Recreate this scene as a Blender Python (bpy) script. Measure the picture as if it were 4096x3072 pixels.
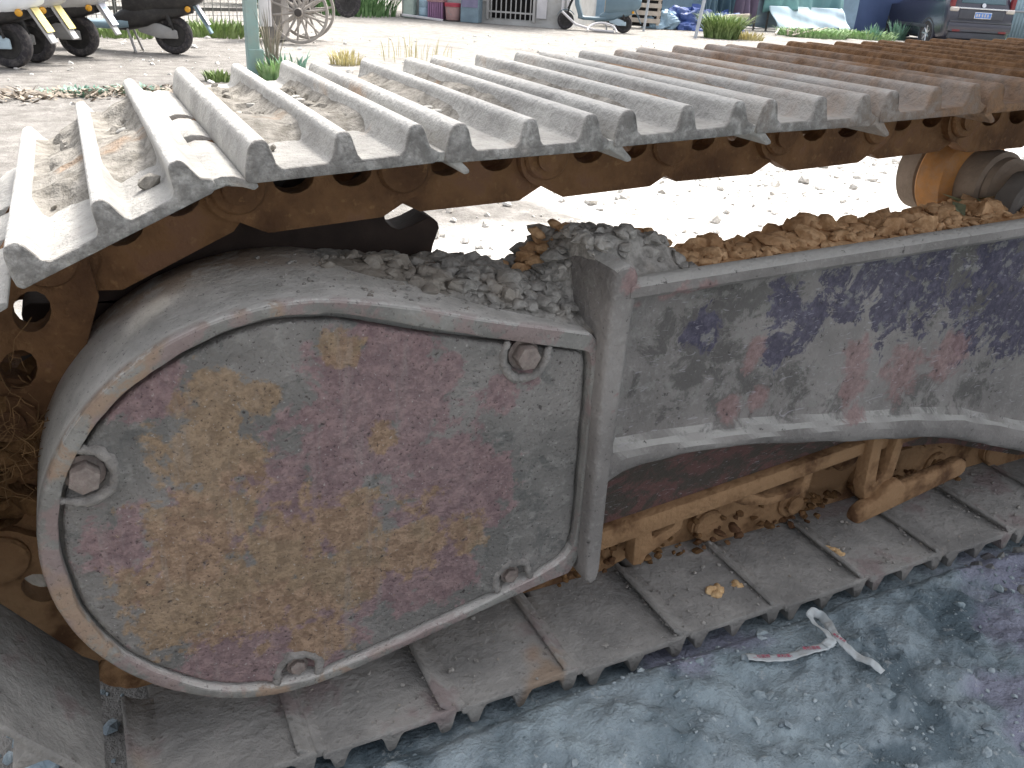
import bpy, bmesh, math, random
import numpy as np
from mathutils import Vector, Matrix
from mathutils.geometry import tessellate_polygon

for o in list(bpy.data.objects):
    bpy.data.objects.remove(o, do_unlink=True)
SC = bpy.context.scene
COL = SC.collection
rad = math.radians
rnd = random.Random(7)

# ------------------------------------------------------------------ camera
YAW, PITCH, ROLL = 0.474, 0.4444, 0.0624
_f = Vector((math.sin(YAW)*math.cos(PITCH), math.cos(YAW)*math.cos(PITCH), -math.sin(PITCH)))
_r = Vector((math.cos(YAW), -math.sin(YAW), 0)); _u = _r.cross(_f)
_r2 = _r*math.cos(ROLL) + _u*math.sin(ROLL); _u2 = -_r*math.sin(ROLL) + _u*math.cos(ROLL)
cam_d = bpy.data.cameras.new('camera'); cam = bpy.data.objects.new('camera', cam_d); COL.objects.link(cam)
cam.matrix_world = Matrix(((_r2.x, _u2.x, -_f.x, -0.1496), (_r2.y, _u2.y, -_f.y, -0.8372), (_r2.z, _u2.z, -_f.z, 0.9961), (0, 0, 0, 1)))
cam_d.sensor_width = 36; cam_d.sensor_fit = 'HORIZONTAL'; cam_d.lens = 36*859.19/1024
cam_d.clip_start = 0.02; cam_d.clip_end = 2000
SC.camera = cam

# ------------------------------------------------------------------ sky, sun, exposure
SUN_EL, SUN_AZ = 60.0, 55.0        # azimuth from +Y towards +X
w = bpy.data.worlds.new('World'); SC.world = w; w.use_nodes = True
nt = w.node_tree; nt.nodes.clear()
wo = nt.nodes.new('ShaderNodeOutputWorld'); bg = nt.nodes.new('ShaderNodeBackground'); sky = nt.nodes.new('ShaderNodeTexSky')
sky.sky_type = 'NISHITA'; sky.sun_disc = False; sky.sun_elevation = rad(SUN_EL); sky.sun_rotation = rad(SUN_AZ)
sky.air_density = 0.8; sky.dust_density = 7.0; sky.ozone_density = 0.6
bg.inputs[1].default_value = 0.15
hsv = nt.nodes.new('ShaderNodeHueSaturation'); hsv.inputs['Saturation'].default_value = 0.3   # hazy, whitened sky
nt.links.new(sky.outputs[0], hsv.inputs['Color']); nt.links.new(hsv.outputs[0], bg.inputs[0]); nt.links.new(bg.outputs[0], wo.inputs[0])
sd = bpy.data.lights.new('sun', 'SUN'); sd.energy = 1.5; sd.angle = rad(14.0); sd.color = (1.0, 0.95, 0.87)
sun = bpy.data.objects.new('sun', sd); COL.objects.link(sun)
sv = Vector((math.sin(rad(SUN_AZ))*math.cos(rad(SUN_EL)), math.cos(rad(SUN_AZ))*math.cos(rad(SUN_EL)), math.sin(rad(SUN_EL))))
sun.rotation_euler = sv.to_track_quat('Z', 'Y').to_euler(); sun.location = (0, 0, 12)
SC.view_settings.view_transform = 'Standard'; SC.view_settings.look = 'None'
SC.view_settings.exposure = 1.55; SC.view_settings.gamma = 1.0; SC.view_settings.use_curve_mapping = False

# ------------------------------------------------------------------ noise
def _h(ix, iy, iz, s):
    n = (ix*374761393 + iy*668265263 + iz*2147483647 + s*1274126177) & 0xffffffff
    n = ((n ^ (n >> 13))*1274126177) & 0xffffffff
    n = n ^ (n >> 16)
    return (n & 0xffffff)/float(0xffffff)
def vn(x, y, z=0.0, s=0):
    x = np.asarray(x, float); y = np.asarray(y, float); z = np.zeros_like(x)+z
    ix = np.floor(x).astype(np.int64); iy = np.floor(y).astype(np.int64); iz = np.floor(z).astype(np.int64)
    fx, fy, fz = x-ix, y-iy, z-iz
    fx = fx*fx*(3-2*fx); fy = fy*fy*(3-2*fy); fz = fz*fz*(3-2*fz)
    r = 0
    for dx in (0, 1):
        for dy in (0, 1):
            for dz in (0, 1):
                r = r + _h(ix+dx, iy+dy, iz+dz, s)*(fx if dx else 1-fx)*(fy if dy else 1-fy)*(fz if dz else 1-fz)
    return r
def fbm(x, y, z=0.0, o=4, s=0, g=0.5):
    a, t, r = 1.0, 0.0, 0.0
    for i in range(o):
        r = r + a*(vn(np.asarray(x)*2**i, np.asarray(y)*2**i, np.asarray(z)*2**i, s+i)-0.5); t += a; a *= g
    return r/t*2

# ------------------------------------------------------------------ object helpers
def tag(o, label=None, cat=None, group=None, kind=None):
    if label: o['label'] = label
    if cat: o['category'] = cat
    if group: o['group'] = group
    if kind: o['kind'] = kind
    return o
def empty(name, loc=(0, 0, 0), rz=0.0):
    o = bpy.data.objects.new(name, None); COL.objects.link(o); o.location = loc; o.rotation_euler = (0, 0, rz)
    o.empty_display_size = 0.1
    return o
def link(name, me, mat=None, parent=None):
    if mat is not None and not me.materials: me.materials.append(mat)
    o = bpy.data.objects.new(name, me); COL.objects.link(o)
    if parent is not None: o.parent = parent
    return o
def sharp(me, ang=35):
    me.polygons.foreach_set('use_smooth', [True]*len(me.polygons))
    me.set_sharp_from_angle(angle=rad(ang))
def copy_tree(o, parent=None):
    c = o.copy(); COL.objects.link(c); c.parent = parent
    for ch in o.children: copy_tree(ch, c)
    return c

class MB:
    """collects shapes, builds one mesh"""
    def __init__(s): s.v = []; s.f = []
    def add(s, v, f):
        b = len(s.v); s.v += [tuple(p) for p in v]; s.f += [tuple(i+b for i in q) for q in f]; return s
    def box(s, c, d, M=None):
        x, y, z = d[0]/2, d[1]/2, d[2]/2
        v = [Vector((a, b, e)) for a in (-x, x) for b in (-y, y) for e in (-z, z)]
        if M is not None: v = [M @ p for p in v]
        v = [p+Vector(c) for p in v]
        return s.add(v, [(0, 1, 3, 2), (4, 6, 7, 5), (0, 4, 5, 1), (2, 3, 7, 6), (0, 2, 6, 4), (1, 5, 7, 3)])
    def cyl(s, p0, p1, r0, r1=None, n=20, cap=True):
        r1 = r0 if r1 is None else r1
        p0, p1 = Vector(p0), Vector(p1); d = (p1-p0).normalized()
        a = d.orthogonal().normalized(); b = d.cross(a)
        v = []
        for p, r in ((p0, r0), (p1, r1)):
            for i in range(n):
                t = 2*math.pi*i/n; v.append(p+a*math.cos(t)*r+b*math.sin(t)*r)
        f = [(i, (i+1) % n, n+(i+1) % n, n+i) for i in range(n)]
        if cap: f += [tuple(range(n-1, -1, -1)), tuple(range(n, 2*n))]
        return s.add(v, f)
    def tube(s, pts, r, n=8, cap=True):
        pts = [Vector(p) for p in pts]; m = len(pts)
        rr = r if isinstance(r, (list, tuple)) else [r]*m
        v = []; up = None
        for i, p in enumerate(pts):
            d = (pts[min(i+1, m-1)]-pts[max(i-1, 0)]).normalized()
            if up is None: up = d.orthogonal().normalized()
            a = (up-d*up.dot(d))
            a = a.normalized() if a.length > 1e-6 else d.orthogonal().normalized()
            up = a; b = d.cross(a)
            for k in range(n):
                t = 2*math.pi*k/n; v.append(p+(a*math.cos(t)+b*math.sin(t))*rr[i])
        f = [(i*n+k, i*n+(k+1) % n, (i+1)*n+(k+1) % n, (i+1)*n+k) for i in range(m-1) for k in range(n)]
        if cap: f += [tuple(range(n-1, -1, -1)), tuple((m-1)*n+k for k in range(n))]
        return s.add(v, f)
    def lathe(s, prof, c, axis=(0, 1, 0), n=32, closed=False):
        """prof: (distance along axis, radius)"""
        c, d = Vector(c), Vector(axis).normalized(); a = d.orthogonal().normalized(); b = d.cross(a)
        v = []; m = len(prof)
        for h, r in prof:
            for k in range(n):
                t = 2*math.pi*k/n; v.append(c+d*h+(a*math.cos(t)+b*math.sin(t))*max(r, 1e-4))
        f = [(i*n+k, i*n+(k+1) % n, (i+1)*n+(k+1) % n, (i+1)*n+k) for i in range(m-1) for k in range(n)]
        if closed: f += [((m-1)*n+k, (m-1)*n+(k+1) % n, (k+1) % n, k) for k in range(n)]
        else: f += [tuple(range(n-1, -1, -1)), tuple((m-1)*n+k for k in range(n))]
        return s.add(v, f)
    def prism(s, outer, d0, d1, holes=(), fn=None):
        """2-D outline (a,b) extruded from d0 to d1; fn(a,b,d)->xyz, default (a,d,b)"""
        fn = fn or (lambda a, b, d: (a, d, b))
        loops = [list(outer)]+[list(h) for h in holes]
        tri = tessellate_polygon([[Vector((p[0], p[1], 0)) for p in l] for l in loops])
        flat = [p for l in loops for p in l]; n = len(flat)
        v = [fn(p[0], p[1], d0) for p in flat]+[fn(p[0], p[1], d1) for p in flat]
        f = [tuple(t) for t in tri]+[(t[2]+n, t[1]+n, t[0]+n) for t in tri]
        b = 0
        for l in loops:
            k = len(l); f += [(b+i, b+(i+1) % k, b+(i+1) % k+n, b+i+n) for i in range(k)]; b += k
        return s.add(v, f)
    def grid(s, fn, nu, nv, wrap=False):
        v = [fn(i, j) for i in range(nu) for j in range(nv)]
        f = [(i*nv+j, (i+1) % nu*nv+j, (i+1) % nu*nv+j+1, i*nv+j+1) for i in range(nu if wrap else nu-1) for j in range(nv-1)]
        return s.add(v, f)
    def mesh(s, name, bev=0, ang=35, seg=1, weld=False):
        me = bpy.data.meshes.new(name); me.from_pydata(s.v, [], s.f)
        bm = bmesh.new(); bm.from_mesh(me)
        if weld or bev: bmesh.ops.remove_doubles(bm, verts=bm.verts, dist=1e-5)
        bmesh.ops.recalc_face_normals(bm, faces=bm.faces)
        if bev:
            bmesh.ops.dissolve_limit(bm, angle_limit=0.01, verts=bm.verts, edges=bm.edges)
            es = [e for e in bm.edges if len(e.link_faces) == 2 and e.calc_face_angle(0) > rad(28)]
            bmesh.ops.bevel(bm, geom=es, offset=bev, segments=seg, affect='EDGES', clamp_overlap=True, profile=0.5)
        bm.to_mesh(me); bm.free(); sharp(me, ang); return me
    def build(s, name, mat, parent=None, bev=0, ang=35, seg=1, weld=False):
        return link(name, s.mesh(name, bev, ang, seg, weld), mat, parent)

def RY(a):   # local x -> (cos a, 0, sin a), local z -> (-sin a, 0, cos a)
    return Matrix.Rotation(-a, 4, 'Y')

def blob_mask(a, b, pts):
    """1 inside the discs (a, b, r), falling to -0.6 outside"""
    r = np.full(np.shape(a), -9.0)
    for p, q, k in pts: r = np.maximum(r, 1.33-np.hypot(a-p, b-q)/(1.2*k))
    return np.clip(r, -0.6, 1.0)
def put_mask(me, *chan, alpha=None):
    """stain layout of a surface, stored per vertex as (value+0.6)/1.6"""
    n = len(me.vertices); c = np.ones((n, 4)); c[:, :3] = 0
    for i, m in enumerate(chan): c[:, i] = (m+0.6)/1.6
    if alpha is not None: c[:, 3] = np.clip(alpha, 0, 1)
    at = me.color_attributes.new('mask', 'FLOAT_COLOR', 'POINT'); at.data.foreach_set('color', c.ravel())
def verts(me):
    a = np.empty(len(me.vertices)*3); me.vertices.foreach_get('co', a); return a.reshape(-1, 3)
# ------------------------------------------------------------------ materials
def srgb(r, g=None, b=None):
    if g is None: r, g, b = r
    return tuple(((c/255)/12.92 if c/255 <= 0.04045 else (((c/255)+0.055)/1.055)**2.4) for c in (r, g, b))+(1.0,)
class NT:
    def __init__(s, name):
        s.m = bpy.data.materials.new(name); s.m.use_nodes = True; s.t = s.m.node_tree
        s.b = s.t.nodes['Principled BSDF']; s._pos = None
    def n(s, typ): return s.t.nodes.new(typ)
    def put(s, sock, v):
        if hasattr(v, 'is_output') or isinstance(v, bpy.types.NodeSocket): s.t.links.new(v, sock)
        else: sock.default_value = v
    def pos(s):
        if s._pos is None: s._pos = s.n('ShaderNodeNewGeometry').outputs['Position']
        return s._pos
    def up(s, lo=0.25, hi=0.8):
        q = s.n('ShaderNodeSeparateXYZ'); s.t.links.new(s.n('ShaderNodeNewGeometry').outputs['True Normal'], q.inputs[0]); return s.step(q.outputs[2], lo, hi)
    def obj(s): return s.n('ShaderNodeTexCoord').outputs['Object']
    def xyz(s, v=None):
        q = s.n('ShaderNodeSeparateXYZ'); s.put(q.inputs[0], v or s.pos()); return q.outputs
    def noise(s, scale, detail=4, rough=0.55, vec=None, dist=0.0, out=0):
        q = s.n('ShaderNodeTexNoise'); q.inputs['Scale'].default_value = scale; q.inputs['Detail'].default_value = detail
        q.inputs['Roughness'].default_value = rough; q.inputs['Distortion'].default_value = dist
        s.put(q.inputs['Vector'], vec or s.pos()); return q.outputs[out]
    def voro(s, scale, feat='F1', vec=None, out='Distance', rnd_=1.0):
        q = s.n('ShaderNodeTexVoronoi'); q.feature = feat; q.inputs['Scale'].default_value = scale; q.inputs['Randomness'].default_value = rnd_
        s.put(q.inputs['Vector'], vec or s.pos()); return q.outputs[out]
    def math(s, op, a, b=0.0, c=0.0, clamp=False):
        q = s.n('ShaderNodeMath'); q.operation = op; q.use_clamp = clamp
        s.put(q.inputs[0], a); s.put(q.inputs[1], b)
        if op in ('MULTIPLY_ADD', 'SMOOTH_MIN', 'SMOOTH_MAX'): s.put(q.inputs[2], c)
        return q.outputs[0]
    def step(s, v, lo, hi, smooth=True):
        q = s.n('ShaderNodeMapRange'); q.interpolation_type = 'SMOOTHSTEP' if smooth else 'LINEAR'
        s.put(q.inputs[0], v); q.inputs[1].default_value = lo; q.inputs[2].default_value = hi
        q.inputs[3].default_value = 0; q.inputs[4].default_value = 1; return q.outputs[0]
    def mix(s, f, a, b, mode='MIX'):
        q = s.n('ShaderNodeMix'); q.data_type = 'RGBA'; q.blend_type = mode; q.clamp_factor = True
        s.put(q.inputs[0], f); s.put(q.inputs[6], a); s.put(q.inputs[7], b); return q.outputs[2]
    def mapping(s, v, sc):
        q = s.n('ShaderNodeMapping'); s.put(q.inputs[0], v); q.inputs['Scale'].default_value = sc; return q.outputs[0]
    def attr(s, name='mask'):
        q = s.n('ShaderNodeAttribute'); q.attribute_name = name
        r = s.n('ShaderNodeSeparateColor'); s.t.links.new(q.outputs['Color'], r.inputs[0]); return r.outputs
    def attr_alpha(s, name='mask'):
        q = s.n('ShaderNodeAttribute'); q.attribute_name = name; return q.outputs['Alpha']
    def bump(s, h, strength=0.5, dist=0.01, prev=None):
        q = s.n('ShaderNodeBump'); q.inputs['Strength'].default_value = strength; q.inputs['Distance'].default_value = dist
        s.put(q.inputs['Height'], h)
        if prev is not None: s.t.links.new(prev, q.inputs['Normal'])
        return q.outputs[0]
    def done(s, col, rough=0.9, normal=None, metal=0.0, spec=0.3, coat=0.0):
        s.put(s.b.inputs['Base Color'], col); s.put(s.b.inputs['Roughness'], rough); s.put(s.b.inputs['Metallic'], metal)
        s.b.inputs['Specular IOR Level'].default_value = spec
        if coat: s.b.inputs['Coat Weight'].default_value = coat; s.b.inputs['Coat Roughness'].default_value = 0.15
        if normal is not None: s.t.links.new(normal, s.b.inputs['Normal'])
        return s.m
def plain(name, rgb, rough=0.7, metal=0.0, spec=0.4, var=0.15, scale=12, bump=0.15, dist=0.004, coat=0.0, dust=0.0):
    t = NT(name); c = srgb(rgb); d = tuple(k*(1-var) for k in c[:3])+(1,); e = tuple(min(1, k*(1+var)) for k in c[:3])+(1,)
    n1 = t.noise(scale, 5, 0.6); col = t.mix(t.step(n1, 0.3, 0.7), d, e)
    if dust:
        n2 = t.noise(scale*2.3, 6, 0.7); col = t.mix(t.math('MULTIPLY', t.step(n2, 0.4, 0.75), dust), col, srgb(150, 144, 136))
    nm = t.bump(t.noise(scale*6, 4, 0.6), bump, dist) if bump else None
    return t.done(col, rough, nm, metal, spec, coat)
# ---- machine materials
def mat_pad():
    t = NT('dusty_track_pad'); x = t.xyz()
    n1 = t.noise(8, 4, 0.65); n2 = t.noise(60, 4, 0.7); n3 = t.noise(4.5, 3, 0.6, dist=0.4)
    col = t.mix(t.step(n1, 0.32, 0.68), srgb(150, 148, 144), srgb(178, 176, 171))
    col = t.mix(t.math('MULTIPLY', t.step(n2, 0.52, 0.75), 0.35), col, srgb(104, 100, 95))
    col = t.mix(t.math('MULTIPLY', t.step(n3, 0.60, 0.70), 0.5), col, srgb(170, 136, 102))
    lx = t.xyz(t.obj())
    col = t.mix(t.math('MULTIPLY', t.step(lx[2], 0.031, 0.039), 0.6), col, srgb(206, 204, 200))              # ridge tops paler
    end = t.math('MULTIPLY', t.step(lx[1], 0.006, 0.001), t.step(n2, 0.25, 0.6)); col = t.mix(t.math('MULTIPLY', end, 0.75), col, srgb(92, 89, 86))   # bare torn ends
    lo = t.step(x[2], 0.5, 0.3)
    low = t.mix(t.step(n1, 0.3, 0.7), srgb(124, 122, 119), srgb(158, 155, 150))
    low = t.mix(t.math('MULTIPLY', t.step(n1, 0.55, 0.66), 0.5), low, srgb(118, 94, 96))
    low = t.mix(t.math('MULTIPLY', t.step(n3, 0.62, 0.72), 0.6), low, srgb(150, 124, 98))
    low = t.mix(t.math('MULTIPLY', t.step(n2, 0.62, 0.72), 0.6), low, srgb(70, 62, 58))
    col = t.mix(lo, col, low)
    far = t.step(t.math('MULTIPLY_ADD', n1, 0.9, x[0]), 1.0, 1.65); up = t.step(x[2], 0.4, 0.6)
    br = t.mix(t.step(n2, 0.3, 0.7), srgb(98, 72, 50), srgb(138, 104, 74))
    col = t.mix(t.math('MULTIPLY', far, up), col, br)
    return t.done(col, 0.9, t.bump(n2, 0.7, 0.010), 0, 0.2)
def mat_chain():
    t = NT('brown_greasy_chain'); n1 = t.noise(10, 4, 0.6); n2 = t.noise(70, 3, 0.6); x = t.xyz()
    col = t.mix(t.step(n1, 0.3, 0.7), srgb(84, 58, 38), srgb(132, 98, 66))
    col = t.mix(t.math('MULTIPLY', t.step(n1, 0.54, 0.64), 0.35), col, srgb(92, 66, 66))
    col = t.mix(t.math('MULTIPLY', t.step(n2, 0.58, 0.75), 0.5), col, srgb(150, 118, 82))
    lo = t.step(x[2], 0.4, 0.25)
    col = t.mix(t.math('MULTIPLY', lo, t.step(n1, 0.36, 0.55)), col, srgb(150, 118, 86))
    return t.done(col, 0.8, t.bump(n2, 0.6, 0.010), 0, 0.3)
OCHRE = [(-0.056, 0.552, .035), (-0.067, 0.483, .045), (-0.088, 0.414, .05), (0.008, 0.35, .05), (0.083, 0.351, .04), (-0.03, 0.276, .06), (-0.125, 0.305, .05), (0.176, 0.315, .045),
         (-0.162, 0.33, .03), (0.242, 0.31, .03), (0.079, 0.599, .018), (-0.017, 0.555, .02), (0.127, 0.475, .016), (0.048, 0.197, .03), (0.04, 0.27, .05), (0.1, 0.29, .04)]
PINK = [(0.117, 0.571, .055), (0.104, 0.48, .07), (0.174, 0.519, .05), (0.056, 0.406, .06), (0.002, 0.437, .04), (0.274, 0.377, .045), (-0.07, 0.199, .06), (0.048, 0.19, .05),
        (-0.178, 0.399, .035), (0.207, 0.392, .05), (-0.098, 0.365, .05), (-0.119, 0.579, .03), (0.117, 0.617, .02), (0.3, 0.607, .025), (0.284, 0.509, .022), (0.144, 0.261, .05), (0.24, 0.42, .04), (0.2, 0.27, .05), (-0.02, 0.22, .06), (0.33, 0.53, .012)]
def stain(t, m, n, amp, lo, hi, mul=1.0):
    """turn a stored mask channel plus noise into a ragged patch"""
    v = t.math('MULTIPLY_ADD', m, 1.6, -0.6); v = t.math('ADD', v, t.math('MULTIPLY', t.math('SUBTRACT', n, 0.5), amp))
    return t.math('MULTIPLY', t.step(v, lo, hi), mul)
def mat_cover():
    t = NT('cover_plate_rust'); n1 = t.noise(15, 5, 0.72, dist=0.4); n4 = t.noise(42, 3, 0.65); n2 = t.noise(95, 3, 0.7); n7 = t.noise(215, 2, 0.6); n3 = t.noise(5, 3, 0.6); m = t.attr()
    nn = t.math('ADD', t.math('MULTIPLY', n1, 0.62), t.math('MULTIPLY', n4, 0.38)); nb = t.math('SUBTRACT', t.math('MULTIPLY', n1, 0.62), t.math('MULTIPLY', n4, 0.38)); nb = t.math('ADD', nb, 0.38)
    col = t.mix(t.step(n3, 0.3, 0.7), srgb(104, 102, 99), srgb(132, 128, 124))
    col = t.mix(t.math('MULTIPLY', t.step(n4, 0.50, 0.66), 0.45), col, srgb(150, 148, 143))
    col = t.mix(t.math('MULTIPLY', t.step(n1, 0.45, 0.36), 0.5), col, srgb(78, 80, 79))
    pcol = t.mix(t.step(n2, 0.35, 0.68), srgb(112, 86, 90), srgb(146, 118, 118))
    col = t.mix(stain(t, m[0], nn, 5.6, 0.1, 0.5, 0.68), col, pcol)
    ocol = t.mix(t.step(n2, 0.35, 0.68), srgb(124, 102, 79), srgb(156, 132, 105))
    col = t.mix(stain(t, m[1], nb, -5.6, 0.15, 0.55, 0.75), col, ocol)
    pit = t.step(n7, 0.37, 0.30); pit2 = t.step(n4, 0.32, 0.27)
    col = t.mix(t.math('MULTIPLY', pit, 0.7), col, srgb(62, 54, 54)); col = t.mix(t.math('MULTIPLY', pit2, 0.7), col, srgb(58, 50, 50))
    col = t.mix(t.math('MULTIPLY', t.step(n7, 0.66, 0.74), 0.5), col, srgb(176, 172, 168))
    st = t.step(t.noise(14, 4, 0.7, vec=t.mapping(t.pos(), (3.0, 1.0, 0.35))), 0.54, 0.72)          # dust runs down the plate
    col = t.mix(t.math('MULTIPLY', st, 0.3), col, srgb(142, 138, 133))
    h = t.math('SUBTRACT', t.math('ADD', t.math('MULTIPLY', n7, 0.7), t.math('ADD', n4, n2)), t.math('MULTIPLY', pit2, 0.6))
    return t.done(col, 0.93, t.bump(h, 0.8, 0.005), 0, 0.15)
def mat_housing():
    t = NT('dusty_grey_casting'); n1 = t.noise(20, 5, 0.68, dist=0.3); n2 = t.noise(95, 3, 0.7); n7 = t.noise(210, 2, 0.6); n3 = t.noise(7, 3, 0.6); x = t.xyz()
    col = t.mix(t.step(n3, 0.3, 0.7), srgb(112, 110, 106), srgb(142, 140, 135))
    col = t.mix(t.math('MULTIPLY', t.step(n2, 0.5, 0.75), 0.4), col, srgb(158, 156, 151))
    fr = t.step(x[1], 0.06, 0.042); left = t.step(x[0], 0.22, -0.02)
    wall = t.math('SUBTRACT', 1.0, fr)
    dust = t.mix(t.step(n1, 0.3, 0.7), srgb(186, 183, 178), srgb(216, 212, 207))
    col = t.mix(t.math('MULTIPLY', t.up(-0.25, 0.6), t.math('MULTIPLY', wall, 0.92)), col, dust); col = t.mix(t.math('MULTIPLY', t.up(0.3, 0.8), 0.9), col, dust)
    col = t.mix(t.math('MULTIPLY', t.step(n1, 0.46, 0.56), t.math('MULTIPLY', fr, 0.5)), col, srgb(140, 116, 114))
    col = t.mix(t.math('MULTIPLY', t.math('MULTIPLY', t.step(n3, 0.46, 0.54), t.step(n1, 0.42, 0.52)), t.math('MULTIPLY', t.math('MULTIPLY', fr, left), 0.7)), col, srgb(148, 126, 104))
    bk = t.math('MULTIPLY', t.math('MULTIPLY', t.step(t.math('MULTIPLY_ADD', n3, 0.12, x[1]), 0.20, 0.28), t.step(n1, 0.36, 0.55)), left)
    col = t.mix(t.math('MULTIPLY', bk, 0.75), col, t.mix(t.step(n3, 0.45, 0.55), srgb(144, 118, 114), srgb(138, 112, 86)))
    col = t.mix(t.math('MULTIPLY', t.step(n7, 0.37, 0.30), 0.5), col, srgb(76, 70, 68))
    return t.done(col, 0.93, t.bump(t.math('ADD', t.math('MULTIPLY', n7, 0.6), t.math('ADD', n2, n1)), 0.55, 0.005), 0, 0.15)
BEAM_DARK = [(0.60, 0.50, .07), (0.63, 0.60, .07), (0.57, 0.56, .05), (0.72, 0.61, .05), (0.68, 0.46, .05), (0.78, 0.44, .05), (1.15, 0.63, .12), (0.9, 0.40, .03), (1.1, 0.38, .06), (1.25, 0.36, .05), (1.35, 0.60, .10)]
BEAM_PURP = [(0.891, 0.60, .06), (1.02, 0.58, .08), (0.756, 0.585, .035), (0.81, 0.545, .04), (1.216, 0.585, .09), (0.608, 0.552, .03), (1.18, 0.47, .04), (0.97, 0.605, .07), (1.331, 0.50, .08), (0.75, 0.51, .03), (1.4, 0.60, .1)]
BEAM_PINK = [(0.931, 0.463, .035), (0.94, 0.42, .03), (1.158, 0.445, .05), (1.048, 0.425, .045), (0.738, 0.427, .02), (0.684, 0.425, .02), (0.951, 0.37, .02), (0.718, 0.516, .018), (0.705, 0.49, .014), (0.447, 0.660, .014), (0.446, 0.50, .005), (0.447, 0.53, .005), (0.445, 0.47, .005), (0.49, 0.612, .010), (0.53, 0.628, .018), (0.57, 0.63, .016)]
def mat_beam():
    t = NT('chipped_frame_paint'); x = t.xyz(); n1 = t.noise(19, 5, 0.72, dist=0.5); n2 = t.noise(85, 4, 0.7); n3 = t.noise(5, 3, 0.6); m = t.attr()
    col = t.mix(t.step(n3, 0.3, 0.7), srgb(110, 106, 103), srgb(140, 135, 131))
    col = t.mix(t.math('MULTIPLY', t.step(n2, 0.5, 0.75), 0.45), col, srgb(156, 154, 149))
    col = t.mix(t.math('MULTIPLY', t.up(), 0.8), col, srgb(172, 170, 165))
    web = t.math('MULTIPLY', t.step(x[1], 0.040, 0.047), t.step(x[2], 0.655, 0.640))
    col = t.mix(t.math('MULTIPLY', stain(t, m[0], n1, 6.0, 0.4, 1.1, 0.6), web), col, srgb(70, 68, 66))
    pc = t.mix(t.step(n2, 0.4, 0.7), srgb(60, 57, 76), srgb(88, 85, 103))
    col = t.mix(t.math('MULTIPLY', stain(t, m[1], n1, -5.0, 0.35, 0.7, 0.82), web), col, pc)
    n6 = t.noise(34, 4, 0.7); col = t.mix(t.math('MULTIPLY', t.math('MULTIPLY', t.step(n6, 0.55, 0.64), web), 0.7), col, srgb(132, 130, 125))
    col = t.mix(stain(t, m[2], n1, 3.4, 0.3, 0.8, 0.75), col, t.mix(t.step(n2, 0.3, 0.7), srgb(122, 98, 96), srgb(152, 126, 123)))
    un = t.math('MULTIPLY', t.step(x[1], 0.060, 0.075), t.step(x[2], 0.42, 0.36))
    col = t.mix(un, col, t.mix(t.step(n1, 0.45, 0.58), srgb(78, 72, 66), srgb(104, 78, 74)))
    col = t.mix(t.math('MULTIPLY', t.step(n2, 0.38, 0.28), 0.8), col, srgb(60, 56, 55))
    sc = t.step(t.noise(60, 1, 0.5, vec=t.mapping(t.pos(), (0.6, 1, 2.2)), dist=2.0), 0.68, 0.71)
    col = t.mix(t.math('MULTIPLY', t.math('MULTIPLY', sc, web), 0.3), col, srgb(180, 176, 182))
    return t.done(col, 0.88, t.bump(t.math('ADD', n2, t.math('MULTIPLY', n1, 0.9)), 0.65, 0.007), 0, 0.2)
def mat_clod(name, c1, c2, c3):
    t = NT(name); n1 = t.noise(60, 3, 0.7); n2 = t.noise(10, 2, 0.6)
    col = t.mix(t.step(n1, 0.3, 0.7), srgb(c1), srgb(c2)); col = t.mix(t.math('MULTIPLY', t.step(n2, 0.5, 0.65), 0.6), col, srgb(c3))
    return t.done(col, 0.97, t.bump(n1, 0.7, 0.008), 0, 0.1)
def mat_packed():
    t = NT('packed_dirt'); x = t.xyz(); n1 = t.noise(45, 4, 0.7); n2 = t.noise(6, 3, 0.6)
    g = t.mix(t.step(n1, 0.3, 0.7), srgb(112, 108, 101), srgb(152, 148, 141)); g = t.mix(t.math('MULTIPLY', t.step(n2, 0.6, 0.7), 0.7), g, srgb(152, 120, 90))
    b = t.mix(t.step(n1, 0.3, 0.7), srgb(104, 76, 52), srgb(156, 120, 86))
    k = t.step(t.math('MULTIPLY_ADD', n2, 0.8, x[0]), 0.85, 1.3)
    return t.done(t.mix(k, g, b), 0.97, t.bump(n1, 0.8, 0.010), 0, 0.1)
CLAY_PURP = [(1.35, -0.08, .12), (1.05, -0.30, .07), (1.2, -0.2, .08), (0.62, 0.0, .07), (0.72, -0.02, .06), (1.0, -0.36, .05)]
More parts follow.
